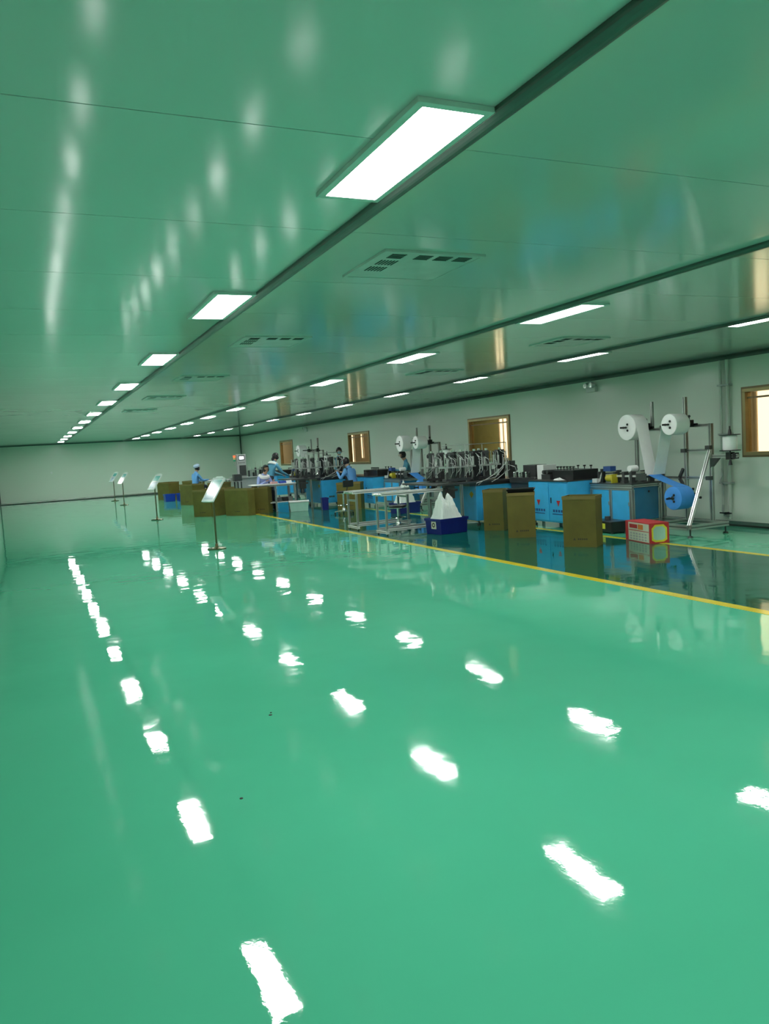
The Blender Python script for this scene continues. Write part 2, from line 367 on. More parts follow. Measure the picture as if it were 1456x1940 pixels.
VP = [(2.42, 4.68), (2.42, 8.02), (2.42, 11.6), (2.42, 15.0), (2.42, 18.5), (6.25, 7.95), (6.15, 11.3)]
for i, (x, y) in enumerate(VP):
    v = av if i == 0 else copy_tree(av); v.location = (x, y, H); v['group'] = 'ceiling vents'
    v['label'] = ('%s square ceiling vent from the camera beside the thick ceiling strip' % ORD[i]) if i < 5 else ('%s square ceiling vent from the camera between the two farther ceiling strips' % ORD[i-5])

# ------------------------------------------------------------------ wall fittings
def emergency_light(y, label):
    t = thing('emergency_light', label, 'emergency light', (XR, y, 2.5), 0, 'emergency lights')
    MB().box(-.06, -.001, -.14, .14, 0, .10).build('body', 'whitep', t, bevel=.006)
    for s in (-1, 1):
        MB().lathe([(0, -.10), (.055, -.10), (.06, -.05), (.035, 0), (0, 0)], (-.03, s*.085, .135), 14, 'X').build('lamp_head', ['whitep'], t, smooth=True)
        MB().lathe([(0, -.102), (.05, -.102), (.05, -.1001)], (-.03, s*.085, .135), 14, 'X').build('lens', 'steel', t)
    return t
emergency_light(12.66, 'small twin-head emergency light high on the wall above the nearest machines')
emergency_light(30.4, 'small twin-head emergency light high on the wall above the farthest stand')
# compressed-air pipe run on the wall beside the first window
t = thing('air_pipe', 'pair of pale pipes running down the wall beside the nearest window', 'pipe', (XR, 9.33, 0))
for nm, y, r, z0 in (('riser', 9.42, .022, .35), ('riser', 9.28, .032, .12)):
    MB((XR, 9.33, 0)).cyl((XR-.06, y, z0), (XR-.06, y, H-.08), r).build(nm, 'pipe', t, smooth=True)
MB((XR, 9.33, 0)).tube([(XR-.06, 9.42, .35), (XR-.07, 9.42, .25), (XR-.10, 9.36, .18), (XR-.08, 9.28, .16)], .02, 8).build('elbow', 'gpanel', t, smooth=True)
m_ = MB((XR, 9.33, 0)); m_.cyl((XR-.06, 9.28, .22), (XR-.16, 9.30, .22), .02); m_.box(XR-.17, XR-.14, 9.18, 9.40, .215, .235)
m_.build('valve', 'black', t)
for z in (.7, 1.5, 2.3):
    MB((XR, 9.33, 0)).box(XR-.10, XR-.002, 9.23, 9.46, z, z+.03).build('bracket', 'gpanel', t)
m_ = MB((XR, 9.33, 0)); m_.tube([(XR-.10, 9.40, .95), (XR-.12, 9.36, .85), (XR-.12, 9.42, .75), (XR-.12, 9.36, .65), (XR-.1, 9.38, .5)], .012); m_.build('hose', 'tube', t)
o = MB((XL+2.9, YF, 1.2)).box(1.0, 1.09, YF-.03, YF-.001, 1.36, 1.46).build('wall_switch', 'whitep', bevel=.004); tag(o, 'tiny white switch alone on the bare far wall', 'switch')

# ------------------------------------------------------------------ production lines (three of them)
PITCH = 8.8
LN = ['nearest', 'middle', 'farthest']
def material_stand():
    og = (9.7, 9.3, 0); t = thing('material_stand', 'aluminium profile stand holding the big white rolls of the nearest machine line', 'stand', og, 0, 'roll stands')
    P = .045
    def pr(nm, p, q, w_=P, m_='alu'): return MB(og).prof(p, q, w_).build(nm, m_, t)
    for z in (.15,):
        pr('base_rail', (8.97, 8.72, z), (9.74, 8.72, z), .07); pr('base_rail', (8.97, 8.76, z), (8.97, 9.85, z), .07)
        pr('base_rail', (9.7, 8.76, z), (9.7, 10.7, z), .07); pr('base_rail', (9.0, 9.5, z), (9.66, 9.5, z), .06)
    for x, y in ((8.97, 8.72), (9.7, 8.72), (8.97, 9.8), (9.7, 10.6)):
        f = MB(og); f.cyl((x, y, .025), (x, y, .12), .012); f.cyl((x, y, 0), (x, y, .025), .045, .03); f.build('levelling_foot', 'black', t)
    for y, z1 in ((8.96, 1.70), (9.47, 2.15), (9.98, 1.72), (10.59, 1.55)): pr('upright', (9.7, y, .18), (9.7, y, z1), .055)
    pr('upright', (9.7, 10.2, 1.66), (9.7, 10.2, 2.13))
    pr('crossbar', (9.7, 8.98, 1.68), (9.7, 9.45, 1.68)); pr('crossbar', (9.7, 8.99, 1.29), (9.7, 9.45, 1.29)); pr('crossbar', (9.7, 8.99, .85), (9.7, 9.96, .85))
    pr('crossbar', (9.7, 9.5, 1.66), (9.7, 10.62, 1.66))
    MB(og).prof((9.68, 8.97, 1.30), (8.99, 8.76, .17), .045).build('brace', 'alub', t)
    b = MB(og); b.add([(9.67, 8.96, 1.0), (9.73, 8.96, 1.0), (9.73, 8.80, 1.16), (9.67, 8.80, 1.16), (9.67, 8.96, 1.16), (9.73, 8.96, 1.16)], [(0, 1, 2, 3), (3, 2, 5, 4), (0, 3, 4), (1, 5, 2), (0, 4, 5, 1)]); b.build('gusset', 'dsteel', t)
    pr('spool_arm', (9.7, 8.92, 1.19), (9.7, 8.45, 1.19), .055)
    k = MB(og); k.cbox((9.7, 8.6, 1.19), .09, .09, .11); k.cyl((9.7, 8.6, 1.05), (9.7, 8.6, 1.13), .03, .015); k.cbox((9.7, 8.5, 1.19), .08, .05, .09); k.build('spool_clamp', 'black', t)
    MB(og).cyl((9.7, 8.6, 1.2), (9.7, 8.6, 1.64), .011).build('spindle', 'black', t)
    for y, z in ((10.26, 1.72), (9.31, 1.72), (9.27, .56)):
        s_ = MB(og); s_.cyl((9.68, y, z), (9.06, y, z), .016); s_.cyl((9.10, y, z), (9.05, y, z), .013, .006); s_.build('shaft', 'black', t)
        c_ = MB(og); c_.cbox((9.62, y, z), .09, .10, .11); c_.cyl((9.62, y, z+.05), (9.62, y, z+.11), .01); c_.ball((9.62, y, z+.115), .022); c_.cyl((9.66, y-.12, z-.02), (9.66, y+.05, z-.02), .02); c_.build('shaft_bracket', 'black', t)
    # tension rollers and joints
    for p, q in (((9.66, 9.5, 1.0), (9.66, 9.58, .86)), ((9.66, 9.58, .84), (9.66, 9.48, .70))):
        MB(og).bar(p, q, .04).build('tension_link', 'dsteel', t)
    for y, z in ((9.47, 1.68), (9.47, 1.29), (8.97, 1.33), (9.47, .60), (8.97, .85)):
        MB(og).cbox((9.655, y, z), .06, .09, .06).build('corner_bracket', 'dsteel', t)
    return t
def fabric_roll(name, lab, y, z, r, m_, end, grp):
    og = (9.33, y, z); t = thing(name, lab, 'fabric roll', og, 0, grp); x0, x1 = 9.19, 9.47
    b = MB(og); b.lathe([(.035, 0), (.05, -.004), (r-.012, -.004), (r-.002, .002), (r, .01), (r, x1-x0-.01), (r-.003, x1-x0), (.035, x1-x0), (.035, 0)], (x0, y, z), 36, 'X'); b.build('wound_roll', m_, t, smooth=True)
    c = MB(og); c.lathe([(.012, -.006), (.034, -.006), (.034, x1-x0+.006), (.012, x1-x0+.006)], (x0, y, z), 16, 'X'); c.build('core', 'whitep' if m_ != 'rollblue' else 'steel', t, smooth=True)
    for k in range(3):
        a = PI/2+PI/6+k*2*PI/3
        MB(og).ball((x0-.012, y+.065*math.cos(a), z+.065*math.sin(a)*.9), .017, .02, .02, 8, 6).build('chuck_knob', 'black', t, smooth=True)
    # unwound web going down to the table entry
    ye, ze, side = end; d = Vector((ye-y, ze-z)); L2 = d.length; al = math.asin(r/L2)
    ang = math.atan2(d.y, d.x); ta = ang+side*(PI/2-al)
    p0 = Vector((y, z))+Vector((math.cos(ta), math.sin(ta)))*(r+.001); p1 = Vector((ye, ze)); nrm = Vector((-(p1-p0).y, (p1-p0).x)).normalized()*.0012
    vs = []; N_ = 8
    for i in range(N_+1):
        q = p0.lerp(p1, i/N_); q = q+Vector((0, -.012*math.sin(PI*i/N_))); sh = .012*math.sin(PI*i/N_)
        for x in (x0+.01+sh, x1-.01-sh):
            vs += [(x, q.x+nrm.x, q.y+nrm.y), (x, q.x-nrm.x, q.y-nrm.y)]
    fs = []
    for i in range(N_):
        a = i*4; fs += [(a, a+2, a+6, a+4), (a+1, a+5, a+7, a+3), (a, a+4, a+5, a+1), (a+2, a+3, a+7, a+6)]
    fs += [(0, 1, 3, 2), (N_*4, N_*4+2, N_*4+3, N_*4+1)]
    MB(og).add(vs, fs).build('web', m_, t, smooth=True)
    return t
def cord_spool():
    og = (9.7, 8.6, 1.25); t = thing('cord_spool', 'spool of white ear-loop cord on the arm of the nearest roll stand', 'spool', og, 0, 'cord spools')
    MB(og).lathe([(.012, .03), (.10, .03), (.105, .05), (.105, .23), (.10, .25), (.012, .25)], og, 24).build('wound_cord', 'white', t, smooth=True)
    for z in (.015, .252): MB(og).lathe([(.012, 0), (.15, 0), (.152, .006), (.15, .013), (.012, .013)], (9.7, 8.6, 1.25+z), 28).build('flange', 'black', t, smooth=True)
    MB(og).lathe([(.012, .265), (.03, .265), (.02, .33), (.012, .35)], og, 12).build('top_nut', 'black', t, smooth=True)
    return t
def forming_table():
    og = (9.33, 10.6, 0); t = thing('forming_machine', 'blue panelled aluminium table machine beside the nearest roll stand', 'machine', og, 0, 'forming machines')
    x0, x1, y0_, y1 = 9.0, 9.64, 9.98, 11.02
    for x in (x0+.03, x1-.03):
        for y in (y0_+.03, (y0_+y1)/2, y1-.03):
            MB(og).prof((x, y, .12), (x, y, .69), .065).build('post', 'alu', t)
    for x in (x0+.03, x1-.03):
        for z in (.748, .702, .145): MB(og).prof((x, y0_, z), (x, y1, z), .048).build('side_rail', 'alu', t)
    for y in (y0_+.03, y1-.03):
        for z in (.745, .145): MB(og).prof((x0+.06, y, z), (x1-.06, y, z), .05).build('end_rail', 'alu', t)
    for x in (x0+.03, x1-.03):
        for y in (y0_+.05, y1-.05):
            f = MB(og); f.cyl((x, y, .02), (x, y, .12), .012); f.cyl((x, y, 0), (x, y, .02), .04); f.build('levelling_foot', 'black', t)
    MB(og).box(x0-.005, x1+.005, y0_-.005, y1+.005, .773, .795).build('table_top', 'dsteel', t)
    ym = (y0_+y1)/2
    for x, s in ((x0+.012, -1), (x1-.02, 1)):
        for a, b in ((y0_+.06, ym-.03), (ym+.03, y1-.06)):
            p = MB(og).box(x, x+.012, a, b, .175, .675).build('side_panel', 'blue', t, bevel=.003)
            if s < 0: MB(og).box(x-.008, x, a+.02, a+.035, .42, .48).build('latch', 'alu', p)
    for y in (y0_+.012, y1-.024):
        p = MB(og).box(x0+.06, x1-.06, y, y+.012, .175, .715).build('end_panel', 'endblue', t, bevel=.003)
    MB(og).cyl((9.38, y0_+.004, .64), (9.38, y0_+.012, .64), .018).build('panel_knob', 'black', t)
    # what is mounted on the top
    zt = .795
    MB(og).box(9.1, 9.16, 10.0, 10.9, zt+.1, zt+.13).build('guide_rail', 'alub', t)
    MB(og).box(9.5, 9.56, 10.0, 10.9, zt+.1, zt+.13).build('guide_rail', 'alub', t)
    for y in (10.06, 10.24, 10.45, 10.86):
        MB(og).box(9.08, 9.18, y, y+.05, zt, zt+.19).build('bearing_block', 'dsteel', t); MB(og).box(9.48, 9.58, y, y+.05, zt, zt+.19).build('bearing_block', 'dsteel', t)
        MB(og).cyl((9.12, y+.025, zt+.155), (9.54, y+.025, zt+.155), .022).build('guide_roller', 'steel', t, smooth=True)
    for s, y in ((0, 9.80), (0, 9.90)):
        MB(og).cyl((9.14, y, .90), (9.52, y, .90), .02).build('entry_roller', 'black', t, smooth=True)
    for x in (9.13, 9.52): MB(og).box(x-.008, x+.008, 9.77, 10.02, .84, .95).build('entry_plate', 'dsteel', t)
    MB(og).lathe([(0, 0), (.05, 0), (.052, .01), (.052, .15), (.05, .16), (0, .16)], (9.10, 10.13, zt+.24), 16, 'X').build('small_white_roll', 'white', t, smooth=True)
    m_ = MB(og); m_.cyl((9.06, 10.62, zt+.08), (9.06, 10.46, zt+.08), .06, n=16); m_.box(9.0, 9.12, 10.44, 10.47, zt, zt+.15); m_.build('motor', 'warn', t, smooth=True)
    MB(og).box(9.02, 9.14, 10.5, 10.68, zt+.2, zt+.285).build('driver_box', 'dblue', t)
    MB(og).box(9.04, 9.10, 10.72, 10.78, zt, zt+.24).build('post_block', 'black', t)
    MB(og).cyl((9.03, 10.80, zt+.02), (9.06, 10.74, zt+.22), .014).build('lever', 'alub', t)
    MB(og).box(9.02, 9.13, 10.86, 10.98, zt, zt+.07).build('small_white_box', 'whitep', t)
    return t
def press_cabinet(doormat='blue'):
    og = (8.95, 11.7, 0); t = thing('press_cabinet', 'blue twin-door cabinet with knobbed roller press on top in the nearest machine line', 'machine', og, 0, 'press cabinets')
    x0, x1, y0_, y1 = 8.55, 9.45, 11.09, 12.25
    b = MB(og).box(x0+.012, x1, y0_, y1, .1, .84).build('body', doormat, t, bevel=.006)
    for x in (x0+.08, x1-.06):
        for y in (y0_+.08, y1-.08):
            f = MB(og); f.cyl((x, y, .05), (x, y, .1), .015); f.cyl((x, y, 0), (x, y, .05), .035); f.build('foot', 'dsteel', t)
    for a, b_, zt in ((11.10, 11.60, .80), (11.64, 12.24, .82)):
        d = MB(og).box(x0, x0+.011, a, b_, .13, zt).build('door', doormat, t, bevel=.003)
        yc = (a+b_)/2; e = .002
        MB(og).add([(x0-e, yc+.055, .50), (x0-e, yc-.055, .50), (x0-e, yc, .39), (x0-.0005, yc+.055, .50), (x0-.0005, yc-.055, .50), (x0-.0005, yc, .39)], [(0, 1, 2), (0, 3, 4, 1), (1, 4, 5, 2), (2, 5, 3, 0)]).build('red_emblem', 'red', d)
        g = MB(og)
        for k in range(5): g.box(x0-.002, x0-.0005, yc+.16-k*.075-.05, yc+.16-k*.075, .29, .335)
        g.box(x0-.002, x0-.0005, yc-.18, yc+.18, .245, .262)
        g.build('lettering', 'dblue', d)
        MB(og).box(x0-.012, x0, b_-.05, b_-.035, .45, .55).build('handle', 'black', d)
    MB(og).box(x0-.01, x1+.01, y0_-.01, y1+.01, .842, .862).build('top_plate', 'dsteel', t)
    z = .862
    MB(og).box(8.72, 9.28, 11.12, 11.72, z, z+.17).build('press_block', 'black', t, bevel=.006)
    MB(og).box(8.68, 9.32, 11.74, 12.0, z, z+.10).build('roller_bed', 'dsteel', t)
    for y in (11.18, 11.27, 11.36, 11.45, 11.54, 11.63):
        for x in (8.78,):
            k = MB(og); k.cyl((x, y, z+.17), (x, y, z+.215), .009); k.cyl((x, y, z+.215), (x, y, z+.24), .024, .026, 10); k.build('knob', 'black', t)
    for y in (11.22, 11.40, 11.58):
        k = MB(og); k.cyl((9.2, y, z+.17), (9.2, y, z+.215), .009); k.cyl((9.2, y, z+.215), (9.2, y, z+.24), .024, .026, 10); k.build('knob', 'black', t)
    for y in (11.80, 11.92):
        MB(og).cyl((8.66, y, z+.14), (9.34, y, z+.14), .035).build('roller', 'dsteel', t, smooth=True)
    return t
def control_boxes():
    og = (8.9, 12.5, .86)
    a = MB((8.9, 12.35, .862)).box(8.76, 9.06, 12.02, 12.22, .8625, 1.12).build('junction_box', 'whitep', bevel=.006)
    return a
def earloop_machine(cab='blue'):
    og = (8.2, 13.6, 0); t = thing('ear_loop_machine', 'machine of dark air-cylinder towers and white hoses above a blue cabinet, nearest of its kind', 'machine', og, 0, 'ear-loop welding machines')
    b = MB(og).box(7.87, 8.92, 13.02, 14.45, .10, .78).build('cabinet', cab, t, bevel=.012)
    for x in (7.95, 8.85):
        for y in (13.1, 14.35):
            f = MB(og); f.cyl((x, y, .04), (x, y, .1), .015); f.cyl((x, y, 0), (x, y, .04), .04); f.build('foot', 'dsteel', t)
    MB(og).box(7.98, 8.8, 13.008, 13.018, .14, .74).build('cabinet_door', cab, t, bevel=.004)
    tr = MB(og); tr.add([(7.868, 13.20, .68), (7.868, 13.28, .62), (7.868, 13.20, .54), (7.868, 13.12, .62), (7.8695, 13.20, .68), (7.8695, 13.28, .62), (7.8695, 13.20, .54), (7.8695, 13.12, .62)], [(0, 1, 2, 3), (0, 4, 5, 1), (1, 5, 6, 2), (2, 6, 7, 3), (3, 7, 4, 0)]); tr.build('warning_sign', 'warn', t)
    g = MB(og)
    for k in range(3): g.box(8.1+k*.06, 8.145+k*.06, 13.004, 13.0075, .26, .31)
    g.build('lettering', 'ink', t)
    MB(og).box(7.0, 9.3, 12.98, 14.5, .84, .875).build('deck', 'dsteel', t)
    for x, y in ((7.56, 13.05), (7.56, 14.42), (9.2, 13.05), (9.2, 14.42)):
        MB(og).prof((x, y, .0), (x, y, .84), .05).build('deck_leg', 'alu', t)
    MB(og).box(7.75, 9.0, 13.05, 14.4, .782, .84).build('deck_riser', 'dsteel', t)
    # hanging drive group at the conveyor end
    d = MB(og); d.box(7.22, 7.42, 13.06, 13.2, .58, .84); d.box(7.25, 7.31, 13.02, 13.06, .60, .78); d.box(7.18, 7.48, 13.04, 13.22, .72, .76); d.cyl((7.32, 13.13, .44), (7.32, 13.13, .58), .06, n=12); d.build('drive_group', 'dsteel', t)
    # air-cylinder towers
    rnd = random.Random(3)
    for row, y in enumerate((13.3, 14.1)):
        for x, w_ in ((7.50, .08), (7.72, .12), (8.02, .14), (8.30, .08), (8.62, .16)):
            c = MB(og); c.box(x-w_/2, x+w_/2, y-.06, y+.06, .875, 1.46); c.box(x-w_/2-.01, x+w_/2+.01, y-.07, y+.07, 1.40, 1.43); c.build('tower', 'black' if w_ > .13 else 'dsteel', t, bevel=.004)
            MB(og).cyl((x, y-.02, 1.46), (x, y-.02, 1.50), .03).build('tower_cap', 'steel', t, smooth=True)
        for xa, xb in ((7.28, 7.98), (8.12, 8.56)):
            MB(og).box(xa, xb, y-.14, y+.10, 1.155, 1.185).build('shelf_plate', 'alu', t)
            MB(og).box(xa+.04, xb-.04, y-.10, y+.06, .90, .95).build('slide_block', 'dsteel', t)
            n = 5 if xb-xa > .5 else 4
            for k in range(n):
                x = xa+.06+(xb-xa-.12)*k/(n-1)
                MB(og).cyl((x, y-.04, .9), (x, y-.04, 1.42+.05*rnd.random()), .010, n=8).build('guide_rod', 'steel', t, smooth=True)
                if min(abs(x-7.72), abs(x-7.5), abs(x-8.3)) > .07:
                    MB(og).cyl((x+.03, y-.09, 1.185), (x+.03, y-.09, 1.32+.05*rnd.random()), .024, n=10).build('air_cylinder', 'alu', t, smooth=True)
                    MB(og).ball((x+.03, y-.09, 1.40), .022, .022, .045, 8, 6).build('regulator', 'black', t, smooth=True)
                    MB(og).cyl((x, y-.10, .95), (x, y-.10, 1.08), .03, n=10).build('gripper', ['dsteel', 'alu'][k % 2], t)
        hs = MB(og)
        for k in range(26):
            xa = 7.35+1.3*rnd.random(); xb = xa+rnd.uniform(-.18, .18); za = rnd.uniform(1.25, 1.44); zb = rnd.uniform(.92, 1.12); yy = y-.12-.06*rnd.random(); sag = rnd.uniform(.03, .10)
            hs.tube([(xa, yy, za), ((xa*2+xb)/3, yy-sag, za*.75+zb*.25+.04), ((xa+xb)/2, yy-sag*1.2, (za+zb)/2), ((xa+2*xb)/3, yy-sag, za*.25+zb*.75-.02), (xb, yy, zb)], .005, 5)
        tag(hs.build('air_hoses', 'tube', t), kind='stuff')
    for p in ([(8.70, 13.2, 1.42), (8.62, 13.05, 1.2), (8.3, 12.97, 1.0), (8.05, 12.96, .89), (7.86, 12.97, .84), (7.83, 13.0, .7)], [(8.66, 13.2, 1.3), (8.5, 13.0, 1.1), (8.3, 12.97, .93), (8.0, 12.96, .88), (7.9, 12.98, .80)],
              [(8.75, 13.2, 1.15), (8.78, 13.0, 1.1), (8.8, 12.97, .98), (8.8, 12.97, .78)], [(8.72, 13.1, 1.05), (8.5, 13.0, .98), (8.35, 12.97, .9), (8.2, 12.96, .84)]):
        MB(og).tube(p, .007, 6).build('long_hose', 'tube', t, smooth=True)
    # light gantry over the towers
    for x in (7.80, 8.75):
        for y in (13.25, 14.15): MB(og).cyl((x, y, .875), (x, y, 1.60), .009, n=8).build('gantry_post', 'alu', t)
    for y in (13.25, 14.15): MB(og).cyl((7.80, y, 1.595), (8.75, y, 1.595), .008, n=8).build('gantry_bar', 'alu', t)
    for x in (7.80, 8.75): MB(og).cyl((x, 13.25, 1.595), (x, 14.15, 1.595), .008, n=8).build('gantry_bar', 'alu', t)
    for x, y in ((8.78, 13.2), (8.78, 13.6)):
        k = MB(og); k.box(x, x+.1, y-.06, y+.06, .875, 1.22); k.cyl((x+.05, y-.05, 1.05), (x+.05, y-.14, 1.05), .05, n=12); k.cyl((x+.06, y, 1.1), (x+.16, y, 1.1), .04); k.build('valve_stack', 'dsteel', t)
    return t
def transfer_conveyor():
    og = (8.95, 12.65, 0); t = thing('transfer_conveyor', 'dark low conveyor joining cabinet and towers in the nearest machine line', 'conveyor', og, 0, 'transfer conveyors')
    MB(og).box(8.60, 8.72, 12.30, 12.94, .80, .90).build('side_beam', 'dsteel', t); MB(og).box(9.28, 9.40, 12.30, 12.94, .80, .90).build('side_beam', 'dsteel', t)
    MB(og).box(8.72, 9.28, 12.30, 12.94, .84, .87).build('belt', 'black', t)
    MB(og).box(8.62, 8.66, 12.32, 12.92, .20, .80).build('skirt_panel', 'dsteel', t)
    for x in (8.66, 9.34):
        for y in (12.34, 12.9): MB(og).prof((x, y, 0), (x, y, .8), .045).build('leg', 'alu', t)
    for k in range(6):
        y = 12.36+k*.1; m_ = MB(og); m_.cyl((8.66, y, .90), (8.66, y, .97), .022); m_.ball((8.66, y, .985), .025, n=8, m=6); m_.build('adjuster', ['black', 'steel'][k % 2], t, smooth=True)
    return t
def output_conveyor(lab, y0_, y1):
    yc = (y0_+y1)/2; og = (6.75, yc, 0); t = thing('output_conveyor', lab, 'conveyor', og, 0, 'output conveyors')
    x0, x1 = 5.92, 7.14
    for y in (y0_, y1):
        MB(og).prof((x0-.06, y, .765), (x1, y, .765), .05).build('top_rail', 'alub', t)
        MB(og).prof((x0+.02, y, .10), (x1, y, .10), .04).build('bottom_rail', 'alub', t)
        for x in (x0+.02, x1-.06): MB(og).prof((x, y, .02), (x, y, .74), .038).build('leg', 'alu', t)
    for x in (x0+.02, x1-.06):
        MB(og).prof((x, y0_-.05, .055), (x, y1+.05, .055), .045).build('foot_bar', 'alub', t)
        MB(og).prof((x, y0_+.03, .60), (x, y1-.03, .60), .035).build('tie_bar', 'alu', t)
        for y in (y0_, y1):
            c = MB(og); c.cyl((x-.012, y, .02), (x+.012, y, .02), .02, n=10); c.build('castor', 'black', t)
    MB(og).box(x0, x1-.02, y0_+.03, y1-.03, .755, .768).build('belt', 'gpanel', t)
    MB(og).cyl((x0-.04, y0_+.02, .755), (x0-.04, y1-.02, .755), .022).build('end_roller', 'steel', t, smooth=True)
    return t
Ln = {}
def build_line():
    Ln['stand'] = material_stand()
    Ln['roll1'] = fabric_roll('fabric_roll', 'larger white fabric roll on the nearest stand, left of the two', 10.26, 1.72, .215, 'white', (9.86, .915, -1), 'white rolls')
    Ln['roll2'] = fabric_roll('fabric_roll', 'smaller white fabric roll on the nearest stand, right of the two', 9.31, 1.72, .165, 'white', (9.70, .93, 1), 'white rolls')
    Ln['rollb'] = fabric_roll('fabric_roll', 'bright blue fabric roll hung low on the nearest stand', 9.27, .56, .185, 'rollblue', (9.80, .925, 1), 'blue rolls')
    Ln['spool'] = cord_spool(); Ln['table'] = forming_table(); Ln['cab'] = press_cabinet(); Ln['loop'] = earloop_machine(); Ln['trans'] = transfer_conveyor()
build_line()
LAB = {'stand': 'aluminium profile stand holding the white rolls of the %s machine line', 'roll1': 'white fabric roll on the %s stand, left of the two', 'roll2': 'white fabric roll on the %s stand, right of the two',
       'rollb': 'blue fabric roll hung low on the %s stand', 'spool': 'spool of white ear-loop cord on the %s roll stand', 'table': 'blue panelled aluminium table machine of the %s machine line',
       'cab': 'blue cabinet with knobbed roller press in the %s machine line', 'loop': 'machine of air-cylinder towers above a blue cabinet in the %s line', 'trans': 'dark low conveyor between cabinet and towers in the %s machine line'}
for k in (1, 2):
    for key in Ln:
        if k == 2 and key in ('roll2', 'rollb', 'loop', 'trans'): continue
        c_ = dup(Ln[key], LAB[key] % LN[k], dy=(PITCH if k == 1 else 17.5))
        if k == 2 and key == 'roll1': c_['label'] = 'lone white fabric roll on the farthest roll stand'
        if k == 1 and key == 'cab': c_.location.x += .15
        if k == 1 and key == 'roll1':      # this roll is not threaded in the photograph
            for ch in [x for x in bpy.data.objects if x.parent == c_ and x.name.startswith('web')]: bpy.data.objects.remove(ch)
oc = output_conveyor('nearer of two slim aluminium output conveyors in the dark aisle', 13.05, 13.45)
output_conveyor('farther of two slim aluminium output conveyors in the dark aisle', 14.45, 14.9)

# small boxes standing on the nearest cabinet
tag(MB((8.9, 12.1, .8625)).box(8.75, 9.05, 12.03, 12.23, .8625, 1.13).build('junction_box', 'whitep', bevel=.008), 'white junction box on the nearest blue cabinet', 'box')
t = thing('junction_box', 'dark grey junction box behind the white one on the nearest machine line', 'box', (8.92, 12.55, .871))
MB().box(-.14, .14, -.22, .18, 0.03, .26).build('body', 'dsteel', t, bevel=.008); MB().box(-.15, .15, -.23, .19, 0, .03).build('lid', 'groove', t)
o = MB((8.65, 11.45, .8625)).add([(8.58, 11.52, .8625), (8.70, 11.5, .8625), (8.70, 11.32, .8625), (8.58, 11.34, .8625), (8.60, 11.5, .885), (8.68, 11.45, .905), (8.67, 11.36, .88), (8.59, 11.38, .90)],
    [(0, 1, 2, 3), (4, 5, 6, 7), (0, 1, 5, 4), (1, 2, 6, 5), (2, 3, 7, 6), (3, 0, 4, 7)]).build('white_cloth', 'white'); tag(o, 'crumpled white cloth on the edge of the nearest blue cabinet', 'cloth')

# ------------------------------------------------------------------ cartons
def carton(lab, w_, d_, h_, grp='brown cartons', flaps=False, name='carton', loc=None, rz=0):
    t = thing(name, lab, 'carton', loc, rz, grp); th = .008
    MB().box(-w_/2, w_/2, -d_/2, d_/2, 0, th).build('bottom', 'cart', t)
    for a in ((-w_/2, w_/2, -d_/2, -d_/2+th), (-w_/2, w_/2, d_/2-th, d_/2), (-w_/2, -w_/2+th, -d_/2+th, d_/2-th), (w_/2-th, w_/2, -d_/2+th, d_/2-th)):
        MB().box(*a, th, h_).build('side_wall', 'cart', t)
    m_ = MB(); y = -d_/2-.0015
    m_.add([(-.10, y, .10), (-.06, y, .10), (-.08, y, .14), (-.10, y+.001, .10), (-.06, y+.001, .10), (-.08, y+.001, .14)], [(0, 1, 2), (0, 3, 4, 1), (1, 4, 5, 2), (2, 5, 3, 0)])
    for k in range(5): m_.box(-.03+k*.03, -.008+k*.03, y, y+.001, .105, .13)
    m_.build('print', 'ink', t)
    if flaps:
        for s in (-1, 1):
            MB().bar((s*w_/2, 0, h_), (s*(w_/2+.09), 0, h_-.06), d_-.02, .006).build('flap', 'cart', t)
    else:
        r = MB()
        for s in (-1, 1): r.box(-w_/2-.006, w_/2+.006, s*(d_/2+.003)-.003, s*(d_/2+.003)+.003, h_-.05, h_); r.box(s*(w_/2+.003)-.003, s*(w_/2+.003)+.003, -d_/2, d_/2, h_-.05, h_)
        r.build('rim_fold', 'cartin', t)
    return t
def place2(pl, pr, d_):       # front-left and front-right floor corners -> centre and turn
    a = Vector(pl); b = Vector(pr); u = (b-a).normalized(); n = Vector((-u.y, u.x)); c = (a+b)/2+n*d_/2
    return (c.x, c.y, 0), math.atan2(u.y, u.x)
def cart2(lab, pl, pr, d_, h_=.75, **k):
    loc, rz = place2(pl, pr, d_); return carton(lab, (Vector(pr)-Vector(pl)).length, d_, h_, loc=loc, rz=rz, **k)
cart2('open brown carton nearest the camera, standing before the blue table machine', (7.12, 9.36), (7.40, 8.96), .34)
cart2('open brown carton with a black tray on top', (7.17, 10.90), (7.54, 10.64), .40)
cart2('open brown carton against the blue cabinet of the nearest tower machine', (7.52, 12.22), (7.76, 11.93), .38)
cart2('open brown carton behind the empty stool', (7.66, 20.02), (8.2, 19.62), .4)
cart2('open brown carton half hidden behind the nearest sign stand', (4.20, 22.4), (4.58, 21.85), .62)
cart2('squarish brown carton right of the nearest sign stand', (4.95, 21.7), (5.40, 20.92), .26)
cart2('brown carton under the left end of the white worktable', (5.68, 21.5), (6.06, 21.24), .36)
cart2('brown carton behind the post of the nearest sign stand', (4.72, 23.2), (5.2, 22.7), .5)
cart2('slim brown carton beside the small blue bins', (5.0, 29.1), (5.3, 28.3), .5)
cart2('brown carton left of the two small blue bins', (4.95, 34.2), (5.3, 33.5), .55)
cart2('brown carton behind the two small blue bins', (5.9, 33.6), (6.35, 33.0), .55)
cart2('brown carton before the seated worker farthest away', (5.9, 28.5), (6.35, 28.0), .5)
t = thing('plastic_tray', 'black glossy tray lying on the brown carton beside the nearest tower machine', 'tray', (7.47, 10.93, .752), math.radians(-35))
